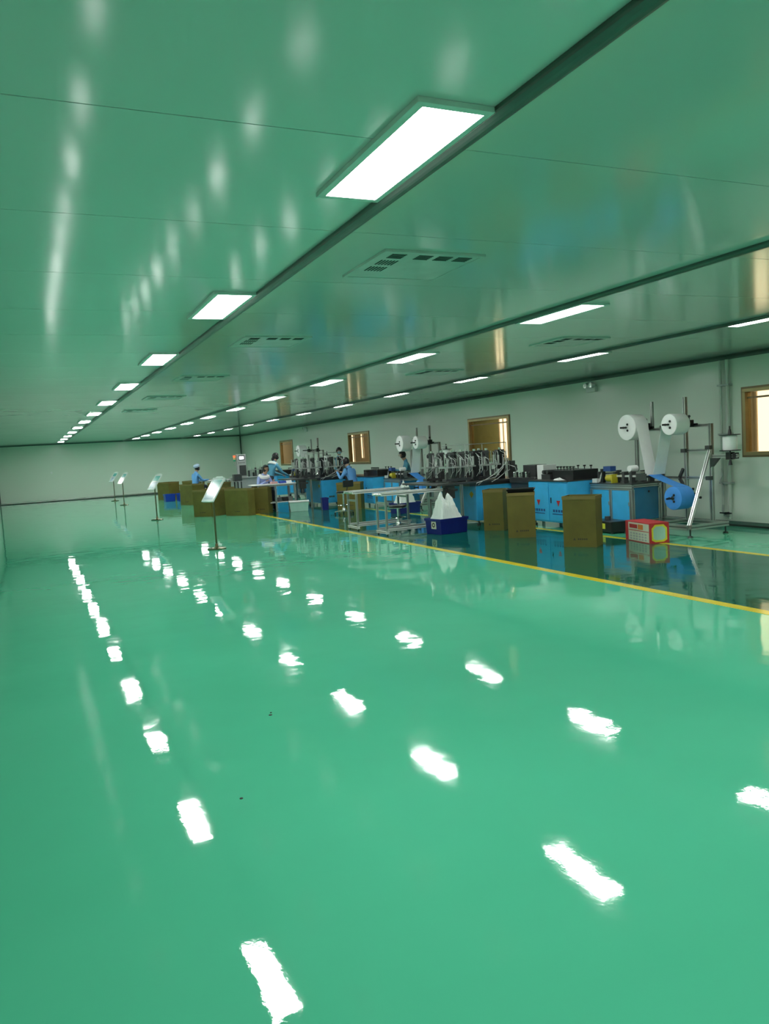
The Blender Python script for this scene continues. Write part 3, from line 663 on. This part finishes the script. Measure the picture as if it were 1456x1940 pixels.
m_ = MB(); m_.add([(-.20, -.14, 0), (.20, -.14, 0), (.20, .14, 0), (-.20, .14, 0), (-.24, -.17, .06), (.24, -.17, .06), (.24, .17, .06), (-.24, .17, .06), (-.22, -.15, .06), (.22, -.15, .06), (.22, .15, .06), (-.22, .15, .06), (-.19, -.13, .012), (.19, -.13, .012), (.19, .13, .012), (-.19, .13, .012)],
    [(3, 2, 1, 0), (0, 1, 5, 4), (1, 2, 6, 5), (2, 3, 7, 6), (3, 0, 4, 7), (4, 5, 9, 8), (5, 6, 10, 9), (6, 7, 11, 10), (7, 4, 8, 11), (8, 9, 13, 12), (9, 10, 14, 13), (10, 11, 15, 14), (11, 8, 12, 15), (12, 13, 14, 15)]); m_.build('shell', 'black', t)
# red printed carton
loc, rz = place2((8.24, 9.30), (8.10, 8.64), .32)
t = thing('printed_carton', 'red and white printed carton on the floor beside the blue table machine', 'carton', loc, rz)
w_, d_, h_ = .67, .32, .30
MB().box(-w_/2, w_/2, -d_/2, d_/2, 0, h_).build('box', 'red', t, bevel=.004)
y = -d_/2-.0012
MB().box(-w_/2+.09, w_/2-.012, y, y+.001, .015, h_-.015).build('white_field', 'sticker', t)
MB().box(-w_/2+.12, -w_/2+.34, y-.001, y, .2, .26).build('red_banner', 'red', t)
MB().box(-w_/2+.36, -w_/2+.50, y-.001, y, .19, .265).build('orange_banner', 'orange', t)
MB().box(-w_/2+.10, w_/2-.02, y-.001, y, .165, .175).build('red_rule', 'red', t)
g = MB()
for k in range(6):
    for j in range(3): g.box(-w_/2+.14+k*.08, -w_/2+.19+k*.08, y-.001, y, .03+j*.04, .055+j*.04)
g.build('small_print', 'gpanel', t)
x = w_/2+.0012; m_ = MB(); oc_ = [(.125, .05), (.125, .22), (.07, .275), (-.07, .275), (-.125, .22), (-.125, .05), (-.07, .02), (.07, .02)]
ic = [(p*.78, .148+(q-.148)*.78) for p, q in oc_]
m_.add([(x, p, q) for p, q in oc_]+[(x, p, q) for p, q in ic], [(i, (i+1) % 8, 8+(i+1) % 8, 8+i) for i in range(8)]); m_.build('yellow_ring', 'yel', t)
MB().add([(x, p, q) for p, q in ic], [tuple(range(8))]).build('green_medallion', 'crate', t)
# black pump under the table
t = thing('vacuum_pump', 'black box with a yellow sticker under the nearest blue table machine', 'pump', (8.75, 10.25, 0), math.radians(-8))
MB().box(-.16, .16, -.30, .30, .02, .20).build('housing', 'black', t, bevel=.01); MB().box(-.163, -.1605, -.12, -.02, .07, .16).build('sticker', 'yel', t)
for sx in (-.12, .12):
    for sy in (-.25, .25): MB().cyl((sx, sy, 0), (sx, sy, .02), .02).build('foot', 'dsteel', t)
MB().cyl((0, .05, .2), (0, .05, .26), .05).build('filter', 'dsteel', t)

# ------------------------------------------------------------------ blue bins and bags
def bin_(lab, w_, d_, h_, m_, loc, rz, sticker=False, grp='blue bins'):
    t = thing('storage_bin', lab, 'bin', loc, rz, grp); ti = .95; th = .012
    def ring(s, z, ins=0): return [(-w_/2*s+ins, -d_/2*s+ins, z), (w_/2*s-ins, -d_/2*s+ins, z), (w_/2*s-ins, d_/2*s-ins, z), (-w_/2*s+ins, d_/2*s-ins, z)]
    vs = ring(ti, 0)+ring(1, h_)+ring(1, h_, th)+ring(ti, th, th)
    fs = [(3, 2, 1, 0)]+[(i, (i+1) % 4, 4+(i+1) % 4, 4+i) for i in range(4)]+[(4+i, 4+(i+1) % 4, 8+(i+1) % 4, 8+i) for i in range(4)]+[(8+i, 8+(i+1) % 4, 12+(i+1) % 4, 12+i) for i in range(4)]+[(12, 13, 14, 15)]
    MB().add(vs, fs).build('tub', m_, t, bevel=.006)
    r = MB()
    for s in (-1, 1): r.box(-w_/2-.012, w_/2+.012, s*d_/2-.012, s*d_/2+.012, h_-.04, h_+.004); r.box(s*w_/2-.012, s*w_/2+.012, -d_/2+.012, d_/2-.012, h_-.04, h_+.004)
    r.build('rim', m_, t)
    if sticker:
        x = -w_/2*.95-.004
        MB().box(x-.012, x-.004, -.09, .05, .10, .24).build('sticker', 'sticker', t)
        m = MB(); m.lathe([(.022, 0), (.045, 0), (.045, .002), (.022, .002), (.022, 0)], (x-.0145, -.02, .17), 16, 'X'); m.build('sticker_mark', 'ink', t)
    return t
def bag(lab, w_, d_, h_, loc, rz, peaks, seed):
    rnd = random.Random(seed); nx, ny = 22, 14; vs = []; fs = []
    for j in range(ny+1):
        for i in range(nx+1):
            u, v = i/nx-.5, j/ny-.5; z = 0
            for px, py_, ph, s in peaks: z = max(z, ph*max(0, 1-(((u-px)/s)**2+((v-py_)/.62)**2)**.5))
            fold = .026*math.sin(i*2.1+j*.9+seed)+.022*rnd.uniform(-1, 1)
            edge = min(1, 6*min(.5-abs(u), .5-abs(v)))
            vs.append((u*w_*(1-.25*min(1, z)), v*d_, max(0.0, z*h_*edge+fold*edge+.05*edge)))
    for j in range(ny):
        for i in range(nx): a = j*(nx+1)+i; fs.append((a, a+1, a+nx+2, a+nx+1))
    b0 = len(vs); vs += [(-w_/2, -d_/2, -.02), (w_/2, -d_/2, -.02), (w_/2, d_/2, -.02), (-w_/2, d_/2, -.02)]
    # skirt tucked into the bin
    o = MB().add(vs, fs+[(b0+3, b0+2, b0+1, b0)]).build('plastic_bag', 'bag', smooth=False)
    so = o.modifiers.new('thick', 'SOLIDIFY'); so.thickness = .003
    o.location = loc; o.rotation_euler = (0, 0, rz); tag(o, lab, 'bag', 'plastic bags in bins'); return o
bz = math.radians(8)
bin_('dark blue bin with a round sticker holding a big peaked white bag', .62, .48, .28, 'bin', (6.92, 12.55, 0), bz, True)
bag('white plastic bag with two tall peaks in the stickered blue bin', .54, .40, .46, (6.92, 12.55, .24), bz, [(-.25, 0, 1.05, .5), (.22, .05, 1.0, .46), (0, -.1, .6, .7)], 2)
bin_('dark blue bin behind the output conveyors holding a white bag', .62, .45, .26, 'bin', (8.40, 17.3, 0), .1)
bag('white plastic bag slumped in the blue bin behind the output conveyors', .54, .38, .48, (8.40, 17.3, .22), .1, [(-.05, 0, 1.1, .6), (.25, 0, .9, .4)], 5)
bin_('small bright blue bin, left of the two before the far cartons', .40, .34, .30, 'binl', (5.12, 32.3, 0), .1)
bin_('small bright blue bin, right of the two before the far cartons', .42, .34, .32, 'binl', (5.58, 31.9, 0), .05)
bin_('narrow dark blue bin beside the brown carton behind the empty stool', .18, .3, .34, 'bin', (7.5, 20.6, 0), -.2)

# ------------------------------------------------------------------ stools
def stool(lab, loc, seat=.48, rz=0, back=False, grp='work stools'):
    t = thing('work_stool', lab, 'stool', loc, rz, grp)
    MB().lathe([(0, seat-.055), (.15, seat-.055), (.175, seat-.04), (.18, seat-.02), (.165, seat-.004), (0, seat)], n=24).build('seat', 'black', t, smooth=True)
    MB().lathe([(.165, seat-.065), (.178, seat-.06), (.178, seat-.05), (.165, seat-.05)], n=24).build('seat_ring', 'steel', t, smooth=True)
    MB().cyl((0, 0, .09), (0, 0, seat-.055), .022).build('column', 'steel', t, smooth=True)
    MB().lathe([(0, .08), (.05, .08), (.05, .14), (.03, .17), (0, .17)], n=16).build('hub', 'steel', t, smooth=True)
    for k in range(5):
        a = 2*PI*k/5+.3; c, s = math.cos(a), math.sin(a)
        l = MB().bar((c*.03, s*.03, .11), (c*.24, s*.24, .075), .04, .022).build('leg', 'steel', t)
        m_ = MB(); m_.cyl((c*.24-s*.012, s*.24+c*.012, .025), (c*.24+s*.012, s*.24-c*.012, .025), .025, n=12); m_.cyl((c*.24, s*.24, .03), (c*.24, s*.24, .075), .008); m_.build('castor', 'black', l, smooth=True)
    m_ = MB()
    n = 24; R = .15
    m_.tube([(R*math.cos(2*PI*k/n), R*math.sin(2*PI*k/n), .24) for k in range(n+1)], .008); m_.bar((-R, 0, .24), (R, 0, .24), .012); m_.build('foot_ring', 'steel', t, smooth=True)
    if back:
        MB().bar((0, .12, seat-.06), (0, .21, seat+.22), .03, .01).build('back_bar', 'black', t)
        MB().box(-.17, .17, .19, .23, seat+.10, seat+.27).build('backrest', 'black', t, bevel=.012)
    return t
stool('empty chrome stool with black seat between the two output conveyors', (6.57, 13.87, 0), .49)
stool('empty chrome stool with raised black seat before the brown carton', (7.25, 18.5, 0), .60, math.radians(200), True)

# ------------------------------------------------------------------ sign stands
def sign_stand(lab, loc, rz):
    t = thing('sign_stand', lab, 'sign stand', loc, rz, 'sign stands')
    MB().lathe([(0, 0), (.168, 0), (.17, .012), (.15, .022), (.05, .03), (.03, .05), (0, .05)], n=28).build('base', 'goldpole', t, smooth=True)
    MB().cyl((0, 0, .05), (0, 0, .98), .017).build('pole', 'goldpole', t, smooth=True)
    MB().lathe([(.017, .05), (.03, .05), (.024, .10), (.017, .10)], n=14).build('collar', 'brass', t, smooth=True)
    # board tilted for a reader standing at -y: local u along x, v up the slope
    ti = math.radians(52); v = Vector((0, math.cos(ti), math.sin(ti))); u = Vector((1, 0, 0)); n = u.cross(v); c = Vector((0, 0.02, 1.06))
    def slab(nm, a0, a1, b0, b1, h0, h1, m_, par=t):
        vs = []
        for h in (h0, h1):
            for a, b in ((a0, b0), (a1, b0), (a1, b1), (a0, b1)): vs.append(c+u*a+v*b+n*h)
        return MB().add(vs, [(3, 2, 1, 0), (4, 5, 6, 7), (0, 1, 5, 4), (1, 2, 6, 5), (2, 3, 7, 6), (3, 0, 4, 7)]).build(nm, m_, par)
    W2, H2 = .15, .255
    b = slab('board', -W2, W2, -H2, H2, -.016, 0, 'groove')
    slab('poster', -W2+.02, W2-.02, -H2+.02, H2-.02, .0005, .003, 'poster', b)
    slab('poster_block', -W2+.03, W2-.03, .04, H2-.05, .0032, .0045, 'posterb', b)
    slab('poster_block', -W2+.04, W2-.04, -H2+.05, .0, .0032, .0045, 'posterd', b)
    f = [(-W2-.004, -W2+.018, -H2, H2), (W2-.018, W2+.004, -H2, H2), (-W2+.018, W2-.018, -H2-.004, -H2+.018), (-W2+.018, W2-.018, H2-.018, H2+.004)]
    for a in f: slab('frame_strip', *a, -.017, .008, 'acryl')
    slab('top_clip', -.09, .09, H2+.005, H2+.03, -.01, .006, 'acryl')
    MB().bar((0, 0, .95), (0, .03, 1.06), .03, .02).build('neck', 'goldpole', t)
    return t
SR = math.radians(-62)
s0 = sign_stand('tilted sign stand nearest the camera on a round brass base', (2.95, 13.86, 0), SR)
dup(s0, 'tilted sign stand second from the camera, left of the cartons', (3.18, 22.46, 0), rz=SR-.05)
dup(s0, 'tilted sign stand third from the camera before the far wall', (3.36, 32.3, 0), rz=SR-.05)
dup(s0, 'tilted sign stand farthest from the camera, nearly at the far wall', (3.44, 36.7, 0), rz=SR-.02)

# ------------------------------------------------------------------ middle line: white worktable and goods
t = thing('work_table', 'long white topped worktable with seated and standing workers', 'table', (6.45, 21.7, 0), 0)
og = (6.45, 21.7, 0); X0, X1, Y0, Y1 = 5.72, 6.96, 21.35, 22.05
MB(og).box(X0, X1, Y0, Y1, .775, .80).build('top', 'wtable', t, bevel=.006)
MB(og).box(X0+.3, X1-.05, Y0+.05, Y1-.05, .26, .28).build('lower_shelf', 'wtable', t)
for x in (X0+.62, X1-.05):
    for y in (Y0+.05, Y1-.05): MB(og).prof((x, y, 0), (x, y, .775), .045).build('leg', 'alu', t)
for y in (Y0+.05, Y1-.05): MB(og).prof((X0+.1, y, .75), (X1-.1, y, .75), .04).build('apron_rail', 'alu', t)
o = thing('storage_crate', 'mint green crate with a white lid before the white worktable', 'crate', (6.86, 20.95, 0), math.radians(-18))
MB().add([(-.24, -.16, 0), (.24, -.16, 0), (.24, .16, 0), (-.24, .16, 0), (-.27, -.18, .26), (.27, -.18, .26), (.27, .18, .26), (-.27, .18, .26)], [(3, 2, 1, 0), (4, 5, 6, 7), (0, 1, 5, 4), (1, 2, 6, 5), (2, 3, 7, 6), (3, 0, 4, 7)]).build('tub', 'crate', o, bevel=.008)
MB().box(-.285, .285, -.195, .195, .26, .295).build('lid', 'whitep', o, bevel=.008)
for i, (x, y, c_, lab) in enumerate([(6.62, 21.6, 'binl', 'small blue box on the white worktable'), (6.35, 21.55, 'pink', 'small folded pink cloth on the white worktable'), (6.83, 21.75, 'white', 'white mask pile on the white worktable')]):
    o = MB((x, y, .801)); o.add([(x-.10, y-.07, .801), (x+.10, y-.07, .801), (x+.10, y+.07, .801), (x-.10, y+.07, .801), (x-.09, y-.06, .86), (x+.09, y-.06, .87), (x+.09, y+.06, .86), (x-.09, y+.06, .865)], [(3, 2, 1, 0), (4, 5, 6, 7), (0, 1, 5, 4), (1, 2, 6, 5), (2, 3, 7, 6), (3, 0, 4, 7)])
    tag(o.build(['small_box', 'folded_cloth', 'mask_pile'][i], c_, bevel=.006), lab, ['box', 'cloth', 'masks'][i])
for i, (x, m_) in enumerate([(6.5, 'dsteel'), (6.68, 'black'), (6.84, 'groove')]):
    tag(MB((x, 21.7, .281)).box(x-.07, x+.07, 21.6, 21.85, .281, .40).build('tool_box', m_, bevel=.01), '%s dark tool box from the left on the shelf under the white worktable' % ORD[i], 'box', 'boxes on the shelf')

# ------------------------------------------------------------------ farthest line: pale machine with a lit control panel, far table
og = (8.0, 30.6, 0); t = thing('packing_machine', 'pale grey machine with a lit control screen at the far corner', 'machine', og)
MB(og).box(7.4, 8.75, 30.0, 31.2, .08, .80).build('cabinet', 'gpanel', t, bevel=.01)
MB(og).box(7.35, 8.8, 29.95, 31.25, .801, .84).build('deck', 'gpanel', t)
cp = MB(og).box(7.42, 7.78, 30.0, 30.16, .84, 1.74).build('control_panel', 'gpanel', t, bevel=.008)
MB(og).box(7.49, 7.72, 29.99, 29.999, 1.50, 1.68).build('screen_bezel', 'black', cp); MB(og).box(7.515, 7.695, 29.986, 29.989, 1.53, 1.65).build('screen', 'screen', cp)
for k in range(5): MB(og).cyl((7.49+k*.055, 29.985, 1.40), (7.49+k*.055, 29.999, 1.40), .016, n=10).build('button', 'dsteel', cp)
MB(og).box(7.50, 7.76, 29.985, 29.999, .90, 1.30).build('wiring_bay', 'dsteel', cp)
lp = MB(og).cyl((7.34, 30.06, 1.30), (7.34, 30.06, 1.46), .012).build('lamp_pole', 'alu', t); MB(og).bar((7.34, 30.06, 1.32), (7.43, 30.06, 1.32), .02).build('lamp_bracket', 'alu', lp)
for z, m_ in ((1.46, 'lampgreen'), (1.54, 'lampamber'), (1.62, 'lampred')): MB(og).cyl((7.34, 30.06, z), (7.34, 30.06, z+.075), .045).build('signal_lamp', m_, lp, smooth=True)
rnd = random.Random(9)
for k in range(9):
    x = 7.9+k*.09; h = rnd.uniform(.2, .62)
    MB(og).box(x-.03, x+.03, 30.1, 30.2, .84, .84+h*.6).build('actuator', ['dsteel', 'alu', 'black'][k % 3], t); MB(og).cyl((x, 30.12, .84+h*.6), (x, 30.12, .84+h), .016, n=8).build('rod', 'steel', t)
MB(og).box(7.85, 8.7, 30.05, 30.25, 1.08, 1.11).build('shelf_plate', 'alu', t)
for x in (7.5, 8.65):
    for y in (30.1, 31.1): MB(og).cyl((x, y, 0), (x, y, .08), .03).build('foot', 'dsteel', t)
t = thing('work_table', 'far white table where the worker with a pale cap sits', 'table', (6.35, 30.2, 0)); og = (6.35, 30.2, 0)
MB(og).box(5.95, 7.1, 29.9, 30.5, .775, .80).build('top', 'wtable', t)
for x in (6.0, 7.05):
    for y in (29.95, 30.45): MB(og).prof((x, y, 0), (x, y, .775), .045).build('leg', 'alu', t)
t = thing('parts_rack', 'dark little machine on legs left of the lit control panel', 'machine', (7.2, 29.2, 0)); og = (7.2, 29.2, 0)
MB(og).box(7.05, 7.35, 29.1, 29.4, .72, .98).build('head', 'dsteel', t, bevel=.01)
for x in (7.07, 7.2, 7.33): MB(og).cyl((x, 29.2, 0), (x, 29.2, .72), .022).build('leg', 'black', t)
MB(og).box(7.03, 7.37, 29.08, 29.42, .70, .72).build('plate', 'alu', t)

# ------------------------------------------------------------------ people
def person(lab, loc, rz, pose, lean, hands, top='gown', legs='trous', look=(0, 0), hair='hair', bun=False, cap=False, mask=False, seat=.50, headfwd=.10, apron=None):
    t = thing('person', lab, 'person', loc, rz, 'workers')
    hipz = .93 if pose == 'stand' else seat+.09
    V = []; E = []; Rr = []; T = []
    def v(p, r, tg): V.append(Vector(p)); Rr.append(r); T.append(tg); return len(V)-1
    def e(*ids):
        for a, b in zip(ids, ids[1:]): E.append((a, b))
    sl, cl = math.sin(lean), math.cos(lean); hip = Vector((0, 0, hipz))
    def sp(d, s=0, f=0): return hip+Vector((s, sl*d+f*cl, cl*d-f*sl))
    pel = v(hip, (.15, .115), 0); w1 = v(sp(.17), (.135, .10), 0); ch = v(sp(.36), (.155, .11), 0); nb = v(sp(.50), (.085, .075), 0)
    n1 = sp(.56)+Vector((0, .015, 0)); nk = v(n1, (.052, .055), 1)
    hd = n1+Vector((0, headfwd*.8, .13)); hl = v(n1+Vector((0, headfwd*.5, .06)), (.062, .07), 1); hm = v(hd, (.078, .094), 1); ht = v(hd+Vector((0, -.01, .075)), (.062, .078), 1)
    e(pel, w1, ch, nb, nk, hl, hm, ht)
    for s, hnd in ((-1, hands[0]), (1, hands[1])):
        sh = sp(.44, s*.17); hp = Vector(hnd); d = hp-sh; L_ = min(d.length, .54)
        hp = sh+d.normalized()*L_; mid = (sh+hp)/2; off = math.sqrt(max(.0, .285**2-(L_/2)**2)); ax = d.normalized()
        pole = Vector((s*.5, -.25, -1)); pole = (pole-ax*pole.dot(ax)).normalized(); el = mid+pole*off
        a = v(sh, (.066, .066), 0); b = v(sh.lerp(el, .5), (.054, .054), 0); c = v(el, (.046, .046), 0); f_ = v(el.lerp(hp, .5), (.041, .041), 0); wr_ = v(hp, (.031, .026), 0)
        fd = (hp-el).normalized(); sd = fd.cross(Vector((0, 0, 1))).normalized(); pm = v(hp+fd*.05, (.036, .018), 1)
        e(ch, a, b, c, f_, wr_, pm)
        dn = Vector((0, 0, -1))
        for k, ln in enumerate((.062, .072, .068, .052)):
            base = hp+fd*.088+sd*(k-1.5)*.019; f1 = v(base, (.0085, .0085), 1); f2 = v(base+fd*ln*.5+dn*.008, (.0075, .0075), 1); f3 = v(base+fd*ln*.9+dn*.028, (.0065, .0065), 1); e(pm, f1, f2, f3)
        th = hp+fd*.035-sd*s*.035; g1 = v(th+fd*.02, (.010, .010), 1); g2 = v(th+fd*.055-sd*s*.012+dn*.012, (.008, .008), 1); e(pm, g1, g2)
    for s in (-1, 1):
        if pose == 'stand':
            pts = [((s*.095, 0, hipz-.06), .098), ((s*.10, .01, .72), .085), ((s*.10, .02, .50), .062), ((s*.10, -.005, .30), .056), ((s*.10, -.02, .10), .042)]; toe = (s*.115, .13, .042)
        else:
            pts = [((s*.10, .04, hipz-.01), .098), ((s*.12, .22, hipz), .088), ((s*.13, .43, hipz-.02), .066), ((s*.13, .43, .30), .056), ((s*.13, .40, .10), .042)]; toe = (s*.14, .54, .042)
        ids = [v(p, (r, r), 2) for p, r in pts]; tf = v(toe, (.042, .034), 3); hl_ = v((pts[-1][0][0], pts[-1][0][1]-.02, .045), (.04, .04), 3)
        e(pel, *ids, hl_, tf)
    me = bpy.data.meshes.new('body'); me.from_pydata([tuple(p) for p in V], E, []); ob = bpy.data.objects.new('body', me); C.objects.link(ob)
    sk = ob.modifiers.new('skin', 'SKIN'); sk.use_smooth_shade = True
    for i, d in enumerate(me.skin_vertices[0].data): d.radius = Rr[i]; d.use_root = (i == 0)
    ss = ob.modifiers.new('sub', 'SUBSURF'); ss.levels = 1; ss.render_levels = 1
    dg = bpy.context.evaluated_depsgraph_get(); nm = bpy.data.meshes.new_from_object(ob.evaluated_get(dg)); bpy.data.objects.remove(ob)
    # face features joined to the same mesh
    lk = Matrix.Rotation(look[0], 3, 'Z') @ Matrix.Rotation(-look[1], 3, 'X')
    def H_(x, y_, z): return hd+lk@Vector((x, y_, z))
    fm = MB(); fm.mi(1)
    fm.add([H_(-.014, .09, -.02), H_(.014, .09, -.02), H_(0, .118, -.018), H_(0, .092, .025)], [(0, 1, 2), (0, 2, 3), (1, 3, 2), (0, 3, 1)])
    for s in (-1, 1): q = H_(s*.082, -.005, -.002); fm.ball(q, .012, .02, .03, 8, 6)
    fm.mi(4)
    for s in (-1, 1): q = H_(s*.032, .084, .015); fm.ball(q, .011, .010, .007, 8, 6)
    q = H_(0, .086, -.045); fm.ball(q, .022, .010, .006, 8, 6)
    bm = bmesh.new(); bm.from_mesh(nm)
    segs = [(V[a], V[b], max(T[a], T[b]) if not (T[a] == 0 and T[b] == 1) else 0) for a, b in E]
    for f in bm.faces:
        c = f.calc_center_median(); best = 9; tg = 0
        for i, (a, b, g) in enumerate(segs):
            d = b-a; k = max(0, min(1, (c-a).dot(d)/max(1e-9, d.length_squared))); dist = (c-(a+d*k)).length-.5*(Rr[E[i][0]][0]*(1-k)+Rr[E[i][1]][0]*k)
            if dist < best: best = dist; tg = g
        f.material_index = tg; f.smooth = True
    off = len(bm.verts); vv = [bm.verts.new(p) for p in fm.v]
    for f, mi in zip(fm.f, fm.m):
        ids = list(dict.fromkeys(f))
        try: nf = bm.faces.new([vv[i] for i in ids]); nf.material_index = mi; nf.smooth = True
        except Exception: pass
    bmesh.ops.remove_doubles(bm, verts=vv, dist=1e-6); bm.to_mesh(nm); bm.free()
    for k in (top, 'skin', legs, 'black', 'hair'): nm.materials.append(M[k])
    body = bpy.data.objects.new('body', nm); C.objects.link(body); body.parent = t
    # hair: a cap of the head ellipsoid leaving the face open
    hb = MB(); n, m = 20, 14; idx = {}
    vs = []; fs = []
    for i in range(m+1):
        th = PI*i/m
        for k in range(n):
            p = Vector((.096*math.sin(th)*math.cos(2*PI*k/n), .112*math.sin(th)*math.sin(2*PI*k/n)-.006, .018+.118*math.cos(th))); vs.append(p)
    for i in range(m):
        for k in range(n):
            q = [i*n+k, i*n+(k+1) % n, (i+1)*n+(k+1) % n, (i+1)*n+k]; c = sum((vs[j] for j in q), Vector())/4
            if (c.y > .035 and c.z < .055) or c.z < -.075: continue
            fs.append(tuple(q))
    hb.add([H_(*p) for p in vs], fs)
    if bun: q = H_(0, -.13, .0); hb.ball(q, .05, .05, .06)
    if bun: q = H_(0, -.11, -.09); hb.ball(q, .045, .035, .08)
    ho = hb.build('hair', hair, t, smooth=True); so = ho.modifiers.new('thick', 'SOLIDIFY'); so.thickness = .012
    if cap:
        cb = MB(); cb.lathe([(.118, .05), (.128, .075), (.122, .12), (.08, .155), (0, .165)], (0, 0, 0), 20)
        cb.v = [H_(p.x, p.y-.02, p.z) for p in cb.v]; cb.build('cap', 'cap', t, smooth=True)
    if mask:
        mb = MB(); mb.ball((0, 0, 0), .06, .03, .055, 12, 8); mb.v = [H_(p.x, p.y+.082, p.z-.04) for p in mb.v]; mb.build('face_mask', 'mask', t, smooth=True)
    if apron:    # collar / vest over the gown
        ab = MB(); ab.lathe([(.10, -.03), (.155, -.05), (.17, -.10), (.162, -.13)], (0, 0, 0), 18); ab.v = [sp(.56+p.z, p.x*1.1, p.y*.85) for p in ab.v]
        ao = ab.build('collar', apron, t, smooth=True); so = ao.modifiers.new('thick', 'SOLIDIFY'); so.thickness = .008
    return t
D = math.radians
person('worker in blue standing bent over at the end of the white worktable', (6.55, 22.75, 0), D(-68), 'stand', .46, ((-.16, .66, .98), (.18, .64, .96)), 'gownt', look=(-.2, -.5), bun=True, apron='white')
person('worker in pale blue seated at the left end of the white worktable', (6.2, 22.35, 0), D(200), 'sit', .35, ((-.15, .42, .86), (.15, .42, .86)), 'gownl', look=(0, -.5), seat=.48, apron='white')
stool('stool under the worker seated at the white worktable', (6.2, 22.35, 0), .48)
person('worker in a pale cap and blue gown seated at the far table', (5.72, 29.85, 0), D(-70), 'sit', .12, ((-.14, .48, .84), (.14, .48, .84)), 'gown', look=(0, -.3), cap=True, seat=.52)
stool('stool under the worker with the pale cap', (5.72, 29.85, 0), .52)
person('standing worker with face mask behind the middle tower machine', (9.3, 23.9, 0), D(165), 'stand', .08, ((-.15, .42, 1.02), (.15, .42, 1.02)), 'gownt', mask=True)
person('worker in blue gown seated beside the middle tower machine', (8.42, 20.6, 0), D(28), 'sit', .30, ((-.16, .45, 1.0), (.12, .48, .98)), 'gown', look=(0, -.3), seat=.55, mask=True)
stool('stool under the worker beside the middle tower machine', (8.42, 20.6, 0), .55)
person('dark-haired worker in blue seated against the wall behind the middle blue table machine', (10.14, 20.45, 0), D(70), 'sit', .18, ((-.12, .40, .98), (.14, .42, .98)), 'gownt', look=(0, -.1), seat=.62)
stool('stool under the worker seated against the wall', (10.14, 20.45, 0), .62)
